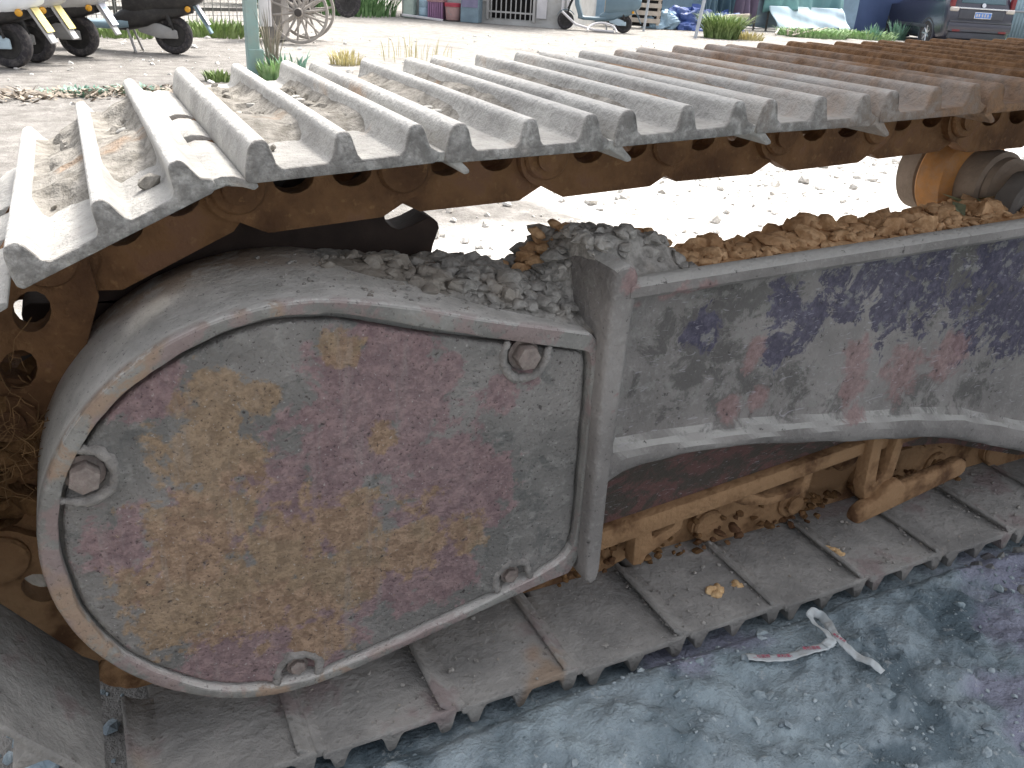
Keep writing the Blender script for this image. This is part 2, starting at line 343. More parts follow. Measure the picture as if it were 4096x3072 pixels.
def mat_ground():
    t = NT('yard_ground'); n1 = t.noise(7, 5, 0.7); n2 = t.noise(45, 4, 0.7); n3 = t.noise(1.1, 4, 0.6); m = t.attr()
    dry = t.mix(t.step(n1, 0.3, 0.7), srgb(128, 125, 121), srgb(158, 155, 150))
    dry = t.mix(t.math('MULTIPLY', t.step(n3, 0.52, 0.68), 0.5), dry, srgb(112, 108, 104))
    dry = t.mix(t.step(t.math('ADD', t.attr_alpha(), t.math('MULTIPLY', t.math('SUBTRACT', n3, 0.5), 0.8)), 0.3, 0.7), dry, t.mix(t.step(n1, 0.3, 0.7), srgb(176, 174, 170), srgb(214, 212, 208)))      # sun glare behind the machine put into a paler gravel colour
    shaded_soil = t.mix(t.step(n1, 0.3, 0.7), srgb(110, 107, 103), srgb(140, 137, 133))  # darker soil by the scooters: tree shade put into its colour
    c = t.mix(stain(t, m[0], n3, 1.6, 0.0, 0.5), dry, shaded_soil)
    clay = t.mix(t.step(n1, 0.3, 0.72), srgb(116, 130, 137), srgb(156, 168, 174))  # clay tinted blue-grey: the shade of the machine put into its colour
    n5 = t.noise(4.2, 4, 0.65, dist=0.5); clay = t.mix(t.math('MULTIPLY', t.step(n5, 0.50, 0.40), 0.8), clay, srgb(86, 100, 108)); clay = t.mix(t.math('MULTIPLY', t.step(n5, 0.56, 0.66), 0.6), clay, srgb(160, 174, 180))
    clay = t.mix(stain(t, m[2], n1, 2.0, 0.3, 0.9, 0.6), clay, srgb(142, 138, 160))
    clay = t.mix(t.math('MULTIPLY', t.step(n2, 0.60, 0.70), 0.6), clay, srgb(176, 181, 182))
    c = t.mix(stain(t, m[1], n1, 1.2, 0.0, 0.5), c, clay)
    return t.done(c, 0.96, t.bump(t.math('ADD', n2, t.math('MULTIPLY', n1, 0.8)), 0.75, 0.020), 0, 0.08)
M_pad, M_chain, M_cover, M_house, M_beam, M_packed, M_ground = mat_pad(), mat_chain(), mat_cover(), mat_housing(), mat_beam(), mat_packed(), mat_ground()
M_grey = mat_clod('grey_clods', (128, 125, 120), (170, 166, 160), (150, 140, 128))
M_sprk = plain('shadowed_sprocket', (58, 46, 40), .8, var=.3, scale=14, bump=.4)  # sprocket darkened: the shadow behind the drum put into its colour
M_brown = mat_clod('clay_clods', (168, 132, 96), (208, 172, 134), (150, 112, 78))
M_stone = mat_clod('pale_gravel', (176, 174, 170), (214, 212, 208), (160, 154, 146))
M_claystone = mat_clod('grey_blue_chips', (132, 144, 150), (176, 186, 190), (108, 118, 126))
M_clayclod = mat_clod('grey_blue_clods', (120, 134, 140), (158, 169, 173), (104, 118, 126))  # clods carry the same bluish shade tint as the clay
M_rock = mat_clod('dark_rubble', (104, 106, 106), (140, 140, 136), (112, 106, 116))
M_boss = plain('dusty_boss', (138, 134, 130), .93, var=.3, scale=45, bump=.8, dist=.008, dust=.5)
M_orange = plain('orange_roller_paint', (182, 130, 74), 0.75, var=0.25, scale=14, bump=0.4, dust=0.4)
M_rollerg = plain('dusty_roller', (146, 132, 118), 0.85, var=0.2, scale=16, bump=0.4)
M_dark = plain('dark_oily_steel', (58, 52, 48), 0.8, var=0.3, scale=14, bump=0.4)
M_bolt = plain('rusty_bolt', (126, 114, 108), 0.85, var=0.25, scale=60, bump=0.5, dust=0.6)
M_bodyY = plain('upper_body_paint', (150, 120, 60), 0.5, var=0.15, scale=3, dust=0.5)
M_under = plain('underframe_paint', (96, 92, 88), 0.8, var=0.25, scale=4, dust=0.4)
# ------------------------------------------------------------------ ground
def axis_pts(segs):
    out = []
    for a, b, st in segs: out += list(np.arange(a, b-1e-6, st))
    out.append(segs[-1][1]); return np.array(out)
def geo_pts(a, b, s0, k=1.25):
    out = [a]; s = s0
    while abs(out[-1]-a) < abs(b-a): out.append(out[-1]+math.copysign(s, b-a)); s *= k
    out[-1] = b; return np.array(out)
def ground_h(x, y):
    near = 1/(1+np.exp((np.hypot((x-0.8)*0.6, y-0.2)-1.6)*3))
    h = 0.020*fbm(x*2.2, y*2.2, s=3, o=3)*near
    rough = 0.020*np.abs(fbm(x*9, y*9, s=11, o=5, g=0.6))+0.012*fbm(x*34, y*34, s=21, o=3)
    ter = fbm(x*5+0.7*y, y*8, s=31, o=4); ter = np.floor(ter*5)/5*0.018
    amp = np.clip((-y-0.0)/0.10, 0, 1)*np.clip((x+0.3)/0.3, 0, 1)
    flat = np.exp(-(((x-0.72)/0.16)**2+((y+0.02)/0.05)**2))
    h = h+(rough+ter)*near*(0.35+0.9*amp)*(1-0.85*flat)
    mid = np.exp(-((y-2.7)/1.6)**2)*np.clip(x/0.8, 0, 1)
    h = h+0.03*np.abs(fbm(x*5, y*5, s=41, o=4))*mid
    ruts = 0.012*np.sin((x*0.9+y*0.55)*38)*np.exp(-(((x-3.0)+(y-2.5)*0.9)/0.28)**2)
    h = h+ruts+0.035*fbm(x*0.6, y*0.6, s=51, o=4)*np.clip((y-4)/3, 0, 1)
    under = ((y > -0.012) & (y < 0.64) & (x > -0.25)).astype(float)       # pressed flat under the shoes
    pressed = np.minimum(h, -0.004)
    bank = 0.027*np.clip((-y-0.006)/0.03, 0, 1)*np.clip((x+0.25)/0.2, 0, 1)*np.clip((y+1.6)/0.8, 0, 1)     # mud squeezed up beside the shoes
    return h*(1-under)+pressed*under-0.008+bank
xs = np.concatenate([geo_pts(-1.0, -400, 0.05)[::-1][:-1], axis_pts([(-1.0, -0.4, 0.03), (-0.4, 1.7, 0.009), (1.7, 3.0, 0.022), (3.0, 6.0, 0.05)]), geo_pts(6.0, 400, 0.07)[1:]])
ys = np.concatenate([geo_pts(-1.2, -400, 0.05)[::-1][:-1], axis_pts([(-1.2, -0.55, 0.03), (-0.55, 0.35, 0.009), (0.35, 1.6, 0.03), (1.6, 4.4, 0.024)]), geo_pts(4.4, 500, 0.035, 1.04)[1:]])
GX, GY = np.meshgrid(xs, ys, indexing='ij'); GZ = ground_h(GX, GY)
nx, ny = GX.shape
idx = np.arange(nx*ny).reshape(nx, ny)
gf = np.stack([idx[:-1, :-1], idx[1:, :-1], idx[1:, 1:], idx[:-1, 1:]], -1).reshape(-1, 4)
gm = bpy.data.meshes.new('ground'); gm.from_pydata(np.stack([GX, GY, GZ], -1).reshape(-1, 3).tolist(), [], gf.tolist()); sharp(gm, 80)
_e = np.minimum(np.minimum((2.2-GX)/1.2, (GY-2.2)/1.2), (11.8-GY)/1.2)                       # scooter zone, where tree shade is put into the soil colour
_k = np.minimum((0.55-GY)/0.25, (GX+0.12)/0.15)                                             # clay under the machine, its bluish shade put into the colour
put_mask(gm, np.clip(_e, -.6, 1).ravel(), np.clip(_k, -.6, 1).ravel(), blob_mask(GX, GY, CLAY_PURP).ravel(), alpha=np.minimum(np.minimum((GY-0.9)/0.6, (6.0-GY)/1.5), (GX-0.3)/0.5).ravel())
tag(link('ground', gm, M_ground), 'pale dusty yard ground with clay tinted shade-blue below the track', kind='structure')
def gz(x, y):
    i = min(max(int(np.searchsorted(xs, x))-1, 0), nx-2); j = min(max(int(np.searchsorted(ys, y))-1, 0), ny-2)
    u = (x-xs[i])/(xs[i+1]-xs[i]); v = (y-ys[j])/(ys[j+1]-ys[j])
    return float(GZ[i, j]*(1-u)*(1-v)+GZ[i+1, j]*u*(1-v)+GZ[i, j+1]*(1-u)*v+GZ[i+1, j+1]*u*v)

# ------------------------------------------------------------------ loose lumps joined into one mesh
def ico_variants(n, sub, seed, flat=0.7, amp=0.35):
    out = []
    for k in range(n):
        bm = bmesh.new(); bmesh.ops.create_icosphere(bm, subdivisions=sub, radius=1)
        v = np.array([p.co[:] for p in bm.verts]); f = np.array([[q.index for q in p.verts] for p in bm.faces]); bm.free()
        q = fbm(v[:, 0]*1.3+k*7.1, v[:, 1]*1.3, v[:, 2]*1.3, o=3, s=seed+k)
        v = v*(1+amp*2*q)[:, None]
        rs = np.random.RandomState(seed+k)
        for c in range(5):                                   # shear facets off so the lump is angular
            d = rs.normal(size=3); d /= np.linalg.norm(d); lim = 0.45+0.35*rs.rand()
            ex = np.clip(v@d-lim, 0, None); v = v-ex[:, None]*d*0.9
        v[:, 2] *= flat; out.append((v, f))
    return out
ICO1 = ico_variants(8, 1, 100); ICO2 = ico_variants(8, 2, 200)
def lumps(name, items, mat, base, parent=None):
    """items: (x,y,z,size)"""
    rs = np.random.RandomState(len(items)+5); V = []; F = []; b = 0
    for (x, y, z, s) in items:
        v, f = base[rs.randint(len(base))]
        a, c = rs.rand()*6.28, (rs.rand()-0.5)*1.2
        sx = s*(0.75+0.5*rs.rand()); sy = s*(0.75+0.5*rs.rand())
        p = v*np.array([sx, sy, s])
        p = np.stack([p[:, 0], p[:, 1]*math.cos(c)-p[:, 2]*math.sin(c), p[:, 1]*math.sin(c)+p[:, 2]*math.cos(c)], 1)
        p = np.stack([p[:, 0]*math.cos(a)-p[:, 1]*math.sin(a), p[:, 0]*math.sin(a)+p[:, 1]*math.cos(a), p[:, 2]], 1)
        V.append(p+np.array([x, y, z])); F.append(f+b); b += len(v)
    me = bpy.data.meshes.new(name); me.from_pydata(np.concatenate(V).tolist(), [], np.concatenate(F).tolist()); sharp(me, 38)
    return link(name, me, mat, parent)

# ------------------------------------------------------------------ the excavator
EXC = empty('excavator')
tag(EXC, 'rusty excavator crawler track with steel shoes, drive housing and grey side frame', 'excavator')
PITCH_L = 0.203
def shoe_profile():
    def gr(t, w0, w1):   # grouser going from high t to low t
        return [(t+w0, .0115), (t+w0*0.74, .0165), (t+w1*1.08, .0335), (t+w1*0.8, .0385), (t+w1*0.4, .040), (t-w1*0.4, .040), (t-w1*0.8, .0385), (t-w1*1.08, .0335), (t-w0*0.74, .0165), (t-w0, .0115)]
    p = [(-.015, 0), (.172, 0), (.178, .004), (.178, .0115)]
    g3 = gr(.1556, .018, .0080); p += g3[1:]
    p += gr(.0804, .017, .0075)
    g1 = gr(0.0, .018, .0080); p += g1[:6]+[(-.0078, .0378), (-.0115, .0310), (-.0165, .014), (-.0175, .005)]
    return p
def lip_profile():
    return [(.170, .0005), (.186, -.0015), (.199, -.0095), (.207, -.0170), (.2125, -.0155), (.212, -.0115), (.206, -.005), (.197, .004), (.186, .0095), (.170, .0113)]
sh = MB(); sh.prism(shoe_profile(), 0.0, 0.60)
for a, b in ((0.004, 0.188), (0.222, 0.338), (0.372, 0.596)):
    sh.prism(lip_profile(), a, b)
for t in (0.055, 0.118):                                     # bolt heads through the plate
    for y in (0.215, 0.245, 0.355, 0.385):
        sh.cyl((t, y, .011), (t, y, .019), .0085, n=6)
SHOE = sh.mesh('track_shoe', bev=0.0022, seg=2, ang=32)
# uneven, battered ends
rs = np.random.RandomState(3)
co = np.array([v.co[:] for v in SHOE.vertices]); e = (co[:, 1] < 0.006) | (co[:, 1] > 0.594)
co[:, 1] += np.where(e, 0.004*fbm(co[:, 0]*60, co[:, 2]*90, s=8, o=2), 0)
for i, v in enumerate(SHOE.vertices): v.co = co[i]
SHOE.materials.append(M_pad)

def arc(cx, cy, r, a0, a1, n): return [(cx+r*math.cos(rad(a0+(a1-a0)*i/n)), cy+r*math.sin(rad(a0+(a1-a0)*i/n))) for i in range(n+1)]
def link_mesh(dy, holes=True):
    o = arc(0, -.052, .038, 150, 262, 7)+[(.028, -.108), (.172, -.108)]+arc(.203, -.052, .038, 278, 390, 7)+[(.205, -.006), (.19, -.0015), (.018, -.0015), (.0, -.006)]
    h1 = [(.066+.025*math.cos(q), -.046+.019*math.sin(q)) for q in [i*2*math.pi/14 for i in range(14)]][::-1]
    h2 = [(.138+.025*math.cos(q), -.046+.019*math.sin(q)) for q in [i*2*math.pi/14 for i in range(14)]][::-1]
    m = MB()
    hl = (h1, h2) if holes else ()
    m.prism(o, .198+dy, .230+dy, holes=hl); m.prism(o, .370-dy, .402-dy, holes=hl)
    for tt in (0.0, .203):
        for ya, yb in ((.190, .200), (.400, .410)):
            m.lathe([(0, .030), (.004, .033), (.010, .033)] if yb < .3 else [(0, .033), (.006, .033), (.010, .030)], (tt, ya+(dy if yb < .3 else -dy), -.048), n=24)
    m.cyl((0, .182+dy, -.048), (0, .418-dy, -.048), .019, n=20)
    m.cyl((0, .235, -.048), (0, .365, -.048), .030, n=24)
    me = m.mesh('track_link', ang=35); me.materials.append(M_chain); return me
LINKS = [link_mesh(0.0), link_mesh(0.014)]; LINKS_LOW = [link_mesh(0.0, False), link_mesh(0.014, False)]
TRACK = []           # (x, z of plate inner face at g1, angle)
def tip_z(X): return 0.8435+0.0605*X-0.0077*X*X
def put_track(x, z, a):
    k = len(TRACK); TRACK.append((x, z, a))
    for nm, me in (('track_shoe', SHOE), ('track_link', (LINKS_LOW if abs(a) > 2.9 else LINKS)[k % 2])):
        o = bpy.data.objects.new(nm, me); COL.objects.link(o); o.parent = EXC
        o.matrix_local = Matrix.Translation((x, 0, z)) @ RY(a)
for i in range(0, 17):
    X = PITCH_L*i; a = math.atan(0.0605-0.0154*X)+rad((0.8, -0.6, 0.3, -0.9, 0.5)[i % 5])
    put_track(X+0.040*math.sin(a), tip_z(X)-0.040*math.cos(a), a)
TOP_N = len(TRACK)
a0 = rad(25); put_track(-0.218+.040*math.sin(a0), 0.760-.040*math.cos(a0), a0)
put_track(-0.316, 0.512, rad(70)); put_track(-0.348, 0.312, rad(82)); put_track(-0.237, 0.115, rad(124))
for k in range(-1, 17):
    XL = -0.0035+PITCH_L*k
    put_track(XL+0.2105, 0.036+(0.004 if k % 2 else 0.0), rad(180+(1.2 if k % 3 else 0.4)))

# sprocket
def sprocket():
    c = (0.052, 0.432); n = 21; o = []
    for i in range(n):
        for q, r in ((0.0, .293), (.14, .296), (.27, .312), (.38, .334), (.45, .338), (.55, .338), (.62, .334), (.73, .312), (.86, .296)):
            t = 2*math.pi*(i+q)/n+0.07; o.append((c[0]+r*math.cos(t), c[1]+r*math.sin(t)))
    holes = [[(c[0]+.19*math.cos(rad(45*k))+.035*math.cos(-q), c[1]+.19*math.sin(rad(45*k))+.035*math.sin(-q)) for q in [j*2*math.pi/16 for j in range(16)]] for k in range(8)]
    m = MB(); m.prism(o, .272, .328, holes=holes)
    m.lathe([(-.06, .14), (-.05, .16), (0, .165), (.09, .165), (.14, .15)], (c[0], .27, c[1]), n=40)
    m.build('sprocket', M_sprk, EXC, bev=.004)
sprocket()

# drive housing
OUT = [(0.43, 0.577), (0.345, 0.599), (0.265, 0.618), (0.183, 0.642), (0.123, 0.656), (0.065, 0.667), (0.008, 0.667), (-0.054, 0.655), (-0.1, 0.637), (-0.14, 0.613), (-0.178, 0.580), (-0.206, 0.547), (-0.226, 0.513), (-0.240, 0.480), (-0.250, 0.440), (-0.254, 0.394), (-0.249, 0.342), (-0.236, 0.297), (-0.220, 0.262), (-0.193, 0.222), (-0.155, 0.182), (-0.106, 0.147), (-0.063, 0.128), (-0.012, 0.117), (0.042, 0.117), (0.1, 0.127), (0.194, 0.147), (0.293, 0.170), (0.37, 0.187), (0.43, 0.196), (0.43, 0.30), (0.43, 0.40), (0.43, 0.50)]
INN = [(0.402, 0.559), (0.31, 0.582), (0.224, 0.605), (0.164, 0.623), (0.099, 0.643), (0.06, 0.650), (0.007, 0.651), (-0.04, 0.641), (-0.102, 0.615), (-0.142, 0.587), (-0.166, 0.566), (-0.19, 0.538), (-0.207, 0.511), (-0.219, 0.481), (-0.228, 0.445), (-0.231, 0.415), (-0.231, 0.382), (-0.224, 0.325), (-0.211, 0.287), (-0.185, 0.240), (-0.152, 0.203), (-0.109, 0.167), (-0.07, 0.146), (-0.02, 0.134), (0.039, 0.133), (0.101, 0.142), (0.194, 0.162), (0.293, 0.186), (0.36, 0.205), (0.405, 0.222), (0.421, 0.245), (0.422, 0.303), (0.421, 0.382), (0.419, 0.482), (0.417, 0.540), (0.412, 0.554)]
HC = np.array([0.08, 0.40])
def polar(poly, ang):
    P = np.array(poly); Pn = np.concatenate([P, P[:1]]); D = []
    # smooth by Chaikin once
    Q = np.concatenate([[0.8*Pn[i]+0.2*Pn[i+1], 0.2*Pn[i]+0.8*Pn[i+1]] for i in range(len(P))]); Q = np.concatenate([Q, Q[:1]])
    for t in ang:
        d = np.array([math.cos(t), math.sin(t)]); best = 0
        for i in range(len(Q)-1):
            p, q = Q[i]-HC, Q[i+1]-HC; e = q-p
            den = d[0]*e[1]-d[1]*e[0]
            if abs(den) < 1e-9: continue
            u = (p[0]*e[1]-p[1]*e[0])/den; s = (p[0]*d[1]-p[1]*d[0])/den
            if u > 0 and -1e-6 <= s <= 1+1e-6: best = max(best, u)
        D.append(best)
    return np.array(D)
NA = 400
ANG = np.linspace(0, 2*math.pi, NA, endpoint=False)
RO, RI = polar(OUT, ANG), polar(INN, ANG)
DX, DZ = np.cos(ANG), np.sin(ANG)
def ring(r, y): return [(HC[0]+DX[i]*r[i], y if np.isscalar(y) else y[i], HC[1]+DZ[i]*r[i]) for i in range(NA)]
wob = 0.0022*fbm(np.cos(ANG)*9, np.sin(ANG)*9, s=5, o=3)
hs = MB()
rings = [ring(RO-.03, .246), ring(RO-.002, .245), ring(RO+.0, .242), ring(RO, .20), ring(RO, .15), ring(RO, .10), ring(RO, .052), ring(RO-.0004, .0445), ring(RO-.0018, .0415), ring(RO-.0042, .040), ring(RI+.0022+wob, .040), ring(RI+.0006+wob, .0410), ring(RI+wob, .043), ring(RI, .064), ring(RI*0.9, .064)]
hs.grid(lambda j, i: rings[i][j], NA, len(rings), wrap=True)
DH = hs.build('drive_housing', M_house, EXC, ang=38)
BOLTS = [(0.320, 0.561, 80), (-0.196, 0.494, 165), (0.012, 0.150, 265), (0.322, 0.212, 285)]
NR = 85
cm = MB()
def cover_pt(j, i):
    s = i/(NR-1); r = (RI[j]-0.0045-0.0065*max(0, DZ[j])**2-0.002*max(0, DX[j])+wob[j]*0.4)*s
    return (HC[0]+DX[j]*r, HC[1]+DZ[j]*r)
cv = np.array([cover_pt(j, i) for j in range(NA) for i in range(NR)])
hh = 0.0010*fbm(cv[:, 0]*9, cv[:, 1]*9, s=70, o=3)+0.0009*fbm(cv[:, 0]*45, cv[:, 1]*45, s=72, o=3)
for bx, bz, bd in BOLTS:
    dx, dz = cv[:, 0]-bx, cv[:, 1]-bz; ox, oz = math.cos(rad(bd)), math.sin(rad(bd))
    al = dx*ox+dz*oz; la = -dx*oz+dz*ox
    d = np.where(al > 0, np.abs(la), np.hypot(la, al))      # U open towards the rim
    d = d+0.003*fbm(cv[:, 0]*50, cv[:, 1]*50, s=75, o=2)
    hh += 0.0050*np.exp(-((d-.0310)/.0080)**2)-0.0090*(1/(1+np.exp(np.clip((d-.025)*900, -50, 50))))
hh += -0.004*np.exp(-(((cv[:, 0]-0.195)*0.86+(cv[:, 1]-0.46)*-.5)/.005)**2)*np.exp(-(((cv[:, 0]-0.195)*.5+(cv[:, 1]-0.46)*.86)/.022)**2)
hh += -0.005*np.exp(-((cv[:, 0]+0.035)**2+(cv[:, 1]-0.600)**2)/.008**2)
hh = hh.reshape(NA, NR); cvr = cv.reshape(NA, NR, 2)
lip = np.clip((np.arange(NR)/(NR-1)-0.985)/0.015, 0, 1)**2*0.0025
vv = [(cvr[j, i, 0], 0.0475-hh[j, i]+lip[i], cvr[j, i, 1]) for j in range(NA) for i in range(NR)]
ff = [(j*NR+i, (j+1) % NA*NR+i, (j+1) % NA*NR+i+1, j*NR+i+1) for j in range(NA) for i in range(1, NR-1)]
ff += [(j*NR+1, (j+1) % NA*NR+1, 0) for j in range(NA)]
b0 = len(vv); vv += [(cvr[j, NR-1, 0], 0.0625, cvr[j, NR-1, 1]) for j in range(NA)]
ff += [(j*NR+NR-1, (j+1) % NA*NR+NR-1, b0+(j+1) % NA, b0+j) for j in range(NA)]
cm.add(vv, ff); CP = cm.build('cover_plate', M_cover, DH, ang=60)
_v = verts(CP.data); put_mask(CP.data, blob_mask(_v[:, 0], _v[:, 2], PINK), blob_mask(_v[:, 0], _v[:, 2], OCHRE))
for k, (bx, bz, bd) in enumerate(BOLTS):
    m = MB(); sz = .0165 if k < 2 else .011
    y1 = 0.033 if k < 2 else 0.045
    m.lathe([(0, sz*1.3), (.002, sz*1.3), (.003, sz*1.2)], (bx, .0545-.003, bz), n=24)
    ax = [(bx+sz*math.cos(rad(60*i+17*k)), bz+sz*math.sin(rad(60*i+17*k))) for i in range(6)]
    m.prism(ax, y1, .056)
    m.build('bolt', M_bolt, DH, bev=.0022, seg=2)
    ox, oz = math.cos(rad(bd)), math.sin(rad(bd)); R0 = .031 if k < 2 else .027
    pts = [(bx+ox*(.020-.004*i)-oz*R0, bz+oz*(.020-.004*i)+ox*R0) for i in range(5)]
    pts += [(bx+R0*math.cos(rad(bd+90+180*i/16)), bz+R0*math.sin(rad(bd+90+180*i/16))) for i in range(17)]
    pts += [(bx+ox*.004*(i+1)+oz*R0, bz+oz*.004*(i+1)-ox*R0) for i in range(4)]
    jit = [(rnd.uniform(-.0018, .0018), rnd.uniform(-.0018, .0018)) for _ in pts]
    m = MB(); m.tube([(p[0]+j[0], .0455, p[1]+j[1]) for i, (p, j) in enumerate(zip(pts, jit))], [.0062+.0013*math.sin(i*1.3+k*2)*math.sin(i*.7)-.003*(abs(i-len(pts)/2)/(len(pts)/2))**4 for i in range(len(pts))], n=10)
    m.build('bolt_pocket', M_boss, DH, ang=60)

# end flange between housing and beam
def bar_y(outline, y0, y1, name, mat, par, bev=.004, seg=2): m = MB(); m.prism(outline, y0, y1); return m.build(name, mat, par, bev=bev, seg=seg)
FL = [(0.427, 0.235), (0.433, 0.190), (0.442, 0.181), (0.452, 0.186), (0.456, 0.205), (0.453, 0.335), (0.452, 0.40), (0.457, 0.60), (0.462, 0.645), (0.461, 0.662), (0.455, 0.673), (0.446, 0.678), (0.435, 0.677), (0.426, 0.671), (0.422, 0.655), (0.421, 0.60), (0.424, 0.42)]
def beam_mask(me):
    v = verts(me); put_mask(me, blob_mask(v[:, 0], v[:, 2], BEAM_DARK), blob_mask(v[:, 0], v[:, 2], BEAM_PURP), blob_mask(v[:, 0], v[:, 2], BEAM_PINK))
m = MB()
FLC = (0.4395, 0.45)
def fl_ring(s, y): return [(FLC[0]+(p[0]-FLC[0])*(1-s/0.017), y, FLC[1]+(p[1]-FLC[1])*(1-s/0.25)) for p in FL2]
FL2 = []
for q in range(len(FL)):
    p0, p1 = FL[q], FL[(q+1) % len(FL)]; n_ = max(1, int(math.hypot(p1[0]-p0[0], p1[1]-p0[1])/.012))
    FL2 += [(p0[0]+(p1[0]-p0[0])*i/n_, p0[1]+(p1[1]-p0[1])*i/n_) for i in range(n_)]
rr_ = [fl_ring(.017, .0178), fl_ring(.013, .0178)]+[fl_ring(.008, .0178), fl_ring(.005, .0182), fl_ring(.002, .0200), fl_ring(0, .025)]+[fl_ring(0, y) for y in (.04, .07, .10, .13, .160)]
m.grid(lambda j, i: rr_[i][j], len(FL2), len(rr_), wrap=True)
EF = m.build('end_flange', M_beam, EXC, ang=45); beam_mask(EF.data)

# side frame beam: cross-sections swept along x
bx_ = np.concatenate([np.linspace(0.449, 0.60, 16), np.linspace(0.61, 1.6, 100), [1.75, 2.0, 2.4, 2.8, 3.3]])
def zt(x): return 0.650+0.0285*(x-0.46)/0.74*1.0+0.006
def lb(x): return np.interp(x, [0.449, 0.462, 0.49, 0.525, 0.589, 0.70, 0.792, 0.90, 1.029, 1.13, 1.223, 1.32, 1.469, 1.6, 1.75], [0.318, 0.340, 0.353, 0.360, 0.362, 0.354, 0.340, 0.324, 0.304, 0.287, 0.267, 0.238, 0.190, 0.15, 0.13])
def lc(x): return np.interp(x, [0.449, 0.537, 0.741, 0.918, 1.118, 1.23, 1.439, 1.6, 1.75], [0.400, 0.396, 0.383, 0.362, 0.336, 0.316, 0.252, 0.20, 0.18])
def zl(x): return np.interp(x, [0.46, 0.6, 1.07, 1.5], [0.198, 0.205, 0.255, 0.20])
def sect(x):
    t, c, b, l = zt(x), lc(x), lb(x), min(zl(x), lb(x)-0.01)
    web = [(.055, t-.06+(c+.03-t+.06)*i/14) for i in range(1, 14)]
    return [(.245, t-.095), (.10, t-.030), (.042, t-.002), (.032, t), (.022, t-.002), (.0165, t-.008), (.0165, t-.021), (.022, t-.0265), (.040, t-.028), (.050, t-.034), (.0545, t-.05), (.055, t-.06)]+web+[(.055, c+.03), (.0525, c+.012), (.046, c+.002), (.038, c-.006), (.034, c*.6+b*.4), (.036, b+.010), (.042, b+.003), (.052, b), (.066, b), (.100, (b+l)/2+.012), (.130, l+.006), (.132, l-.03), (.245, l-.03)]
SECT = [sect(x) for x in bx_]
wv = lambda x, k: 0.0012*math.sin(x*31+k*2.1)*math.sin(x*17+k)
bm_ = MB(); bm_.grid(lambda i, j: (bx_[i], SECT[i][j][0]+(wv(bx_[i], j) if 9 < j < 33 else 0), SECT[i][j][1]+(wv(bx_[i], j+5)*2 if 25 < j < 33 else 0)), len(bx_), len(SECT[0]))
bm_.add([(bx_[i], p[0], p[1]) for i in (0, len(bx_)-1) for p in SECT[i]], [tuple(range(len(SECT[0]))), tuple(range(len(SECT[0]), 2*len(SECT[0])))])
SF = bm_.build('side_frame', M_beam, EXC, ang=40, weld=True); beam_mask(SF.data)
SFM = MB(); SFM.tube([(0.474+0.03*i, 0.05+0.002*math.sin(i), zt(0.474+0.03*i)-.034) for i in range(34)], [0.005+0.0012*math.sin(i*2.3) for i in range(34)], n=8)
WB = SFM.build('weld_bead', M_beam, SF); beam_mask(WB.data)
m = MB(); m.tube([(0.457+.00012*i+.001*math.sin(i*1.7), 0.048, 0.352+.0095*i) for i in range(31)], [.0125+.0012*math.sin(i*2.1) for i in range(31)], n=12); WB = m.build('weld_bead', M_beam, SF); beam_mask(WB.data)
# lower guide ledge behind the arch
m = MB(); m.prism([(0.466, 0.150), (0.60, 0.165), (1.07, 0.222), (1.6, 0.25), (1.6, 0.285), (1.07, 0.252), (0.60, 0.203), (0.466, 0.19)], .112, .150); m.build('guide_ledge', M_chain, SF, bev=.006, seg=2)
# roller bracket bowl, drop plates and guide bar
bowl = [(0.745, 0.212), (0.768, 0.205), (0.794, 0.179), (0.827, 0.162), (0.887, 0.148), (0.95, 0.153), (0.980, 0.160), (0.986, 0.236), (0.957, 0.232), (0.960, 0.182), (0.934, 0.168), (0.882, 0.166), (0.840, 0.184), (0.800, 0.222)]
bar_y(bowl, .128, .165, 'roller_bracket', M_chain, SF, bev=.005)
bar_y([(0.60, 0.19), (0.605, 0.085), (0.628, 0.085), (0.632, 0.10), (0.66, 0.115), (0.70, 0.14), (0.705, 0.19), (0.690, 0.19), (0.68, 0.15), (0.64, 0.135), (0.628, 0.19)], .135, .165, 'roller_bracket', M_chain, SF, bev=.005)
bar_y([(1.075, 0.31), (1.085, 0.16), (1.10, 0.125), (1.13, 0.125), (1.16, 0.17), (1.165, 0.30), (1.145, 0.30), (1.135, 0.18), (1.115, 0.17), (1.10, 0.30)], .095, .125, 'roller_bracket', M_chain, SF, bev=.005)
bar_y([(1.062, 0.098), (1.078, 0.090), (1.10, 0.094), (1.34, 0.142), (1.352, 0.155), (1.345, 0.176), (1.325, 0.182), (1.18, 0.156), (1.165, 0.17), (1.135, 0.165), (1.12, 0.140), (1.082, 0.132), (1.064, 0.120)], .078, .104, 'guide_bar', M_chain, SF, bev=.008, seg=3)
# track rollers on the lower chain
for x in (0.62, 0.86, 1.11, 1.36, 1.62, 1.9):
    m = MB(); z = 0.036+.091+.062
    m.lathe([(.0, .030), (.004, .036), (.03, .036), (.032, .050), (.045, .054), (.05, .078), (.068, .080), (.075, .064), (.135, .064), (.142, .080), (.16, .078), (.17, .05), (.21, .036)], (x, .165, z), n=32)
    m.build('track_roller', M_chain, EXC, ang=40)
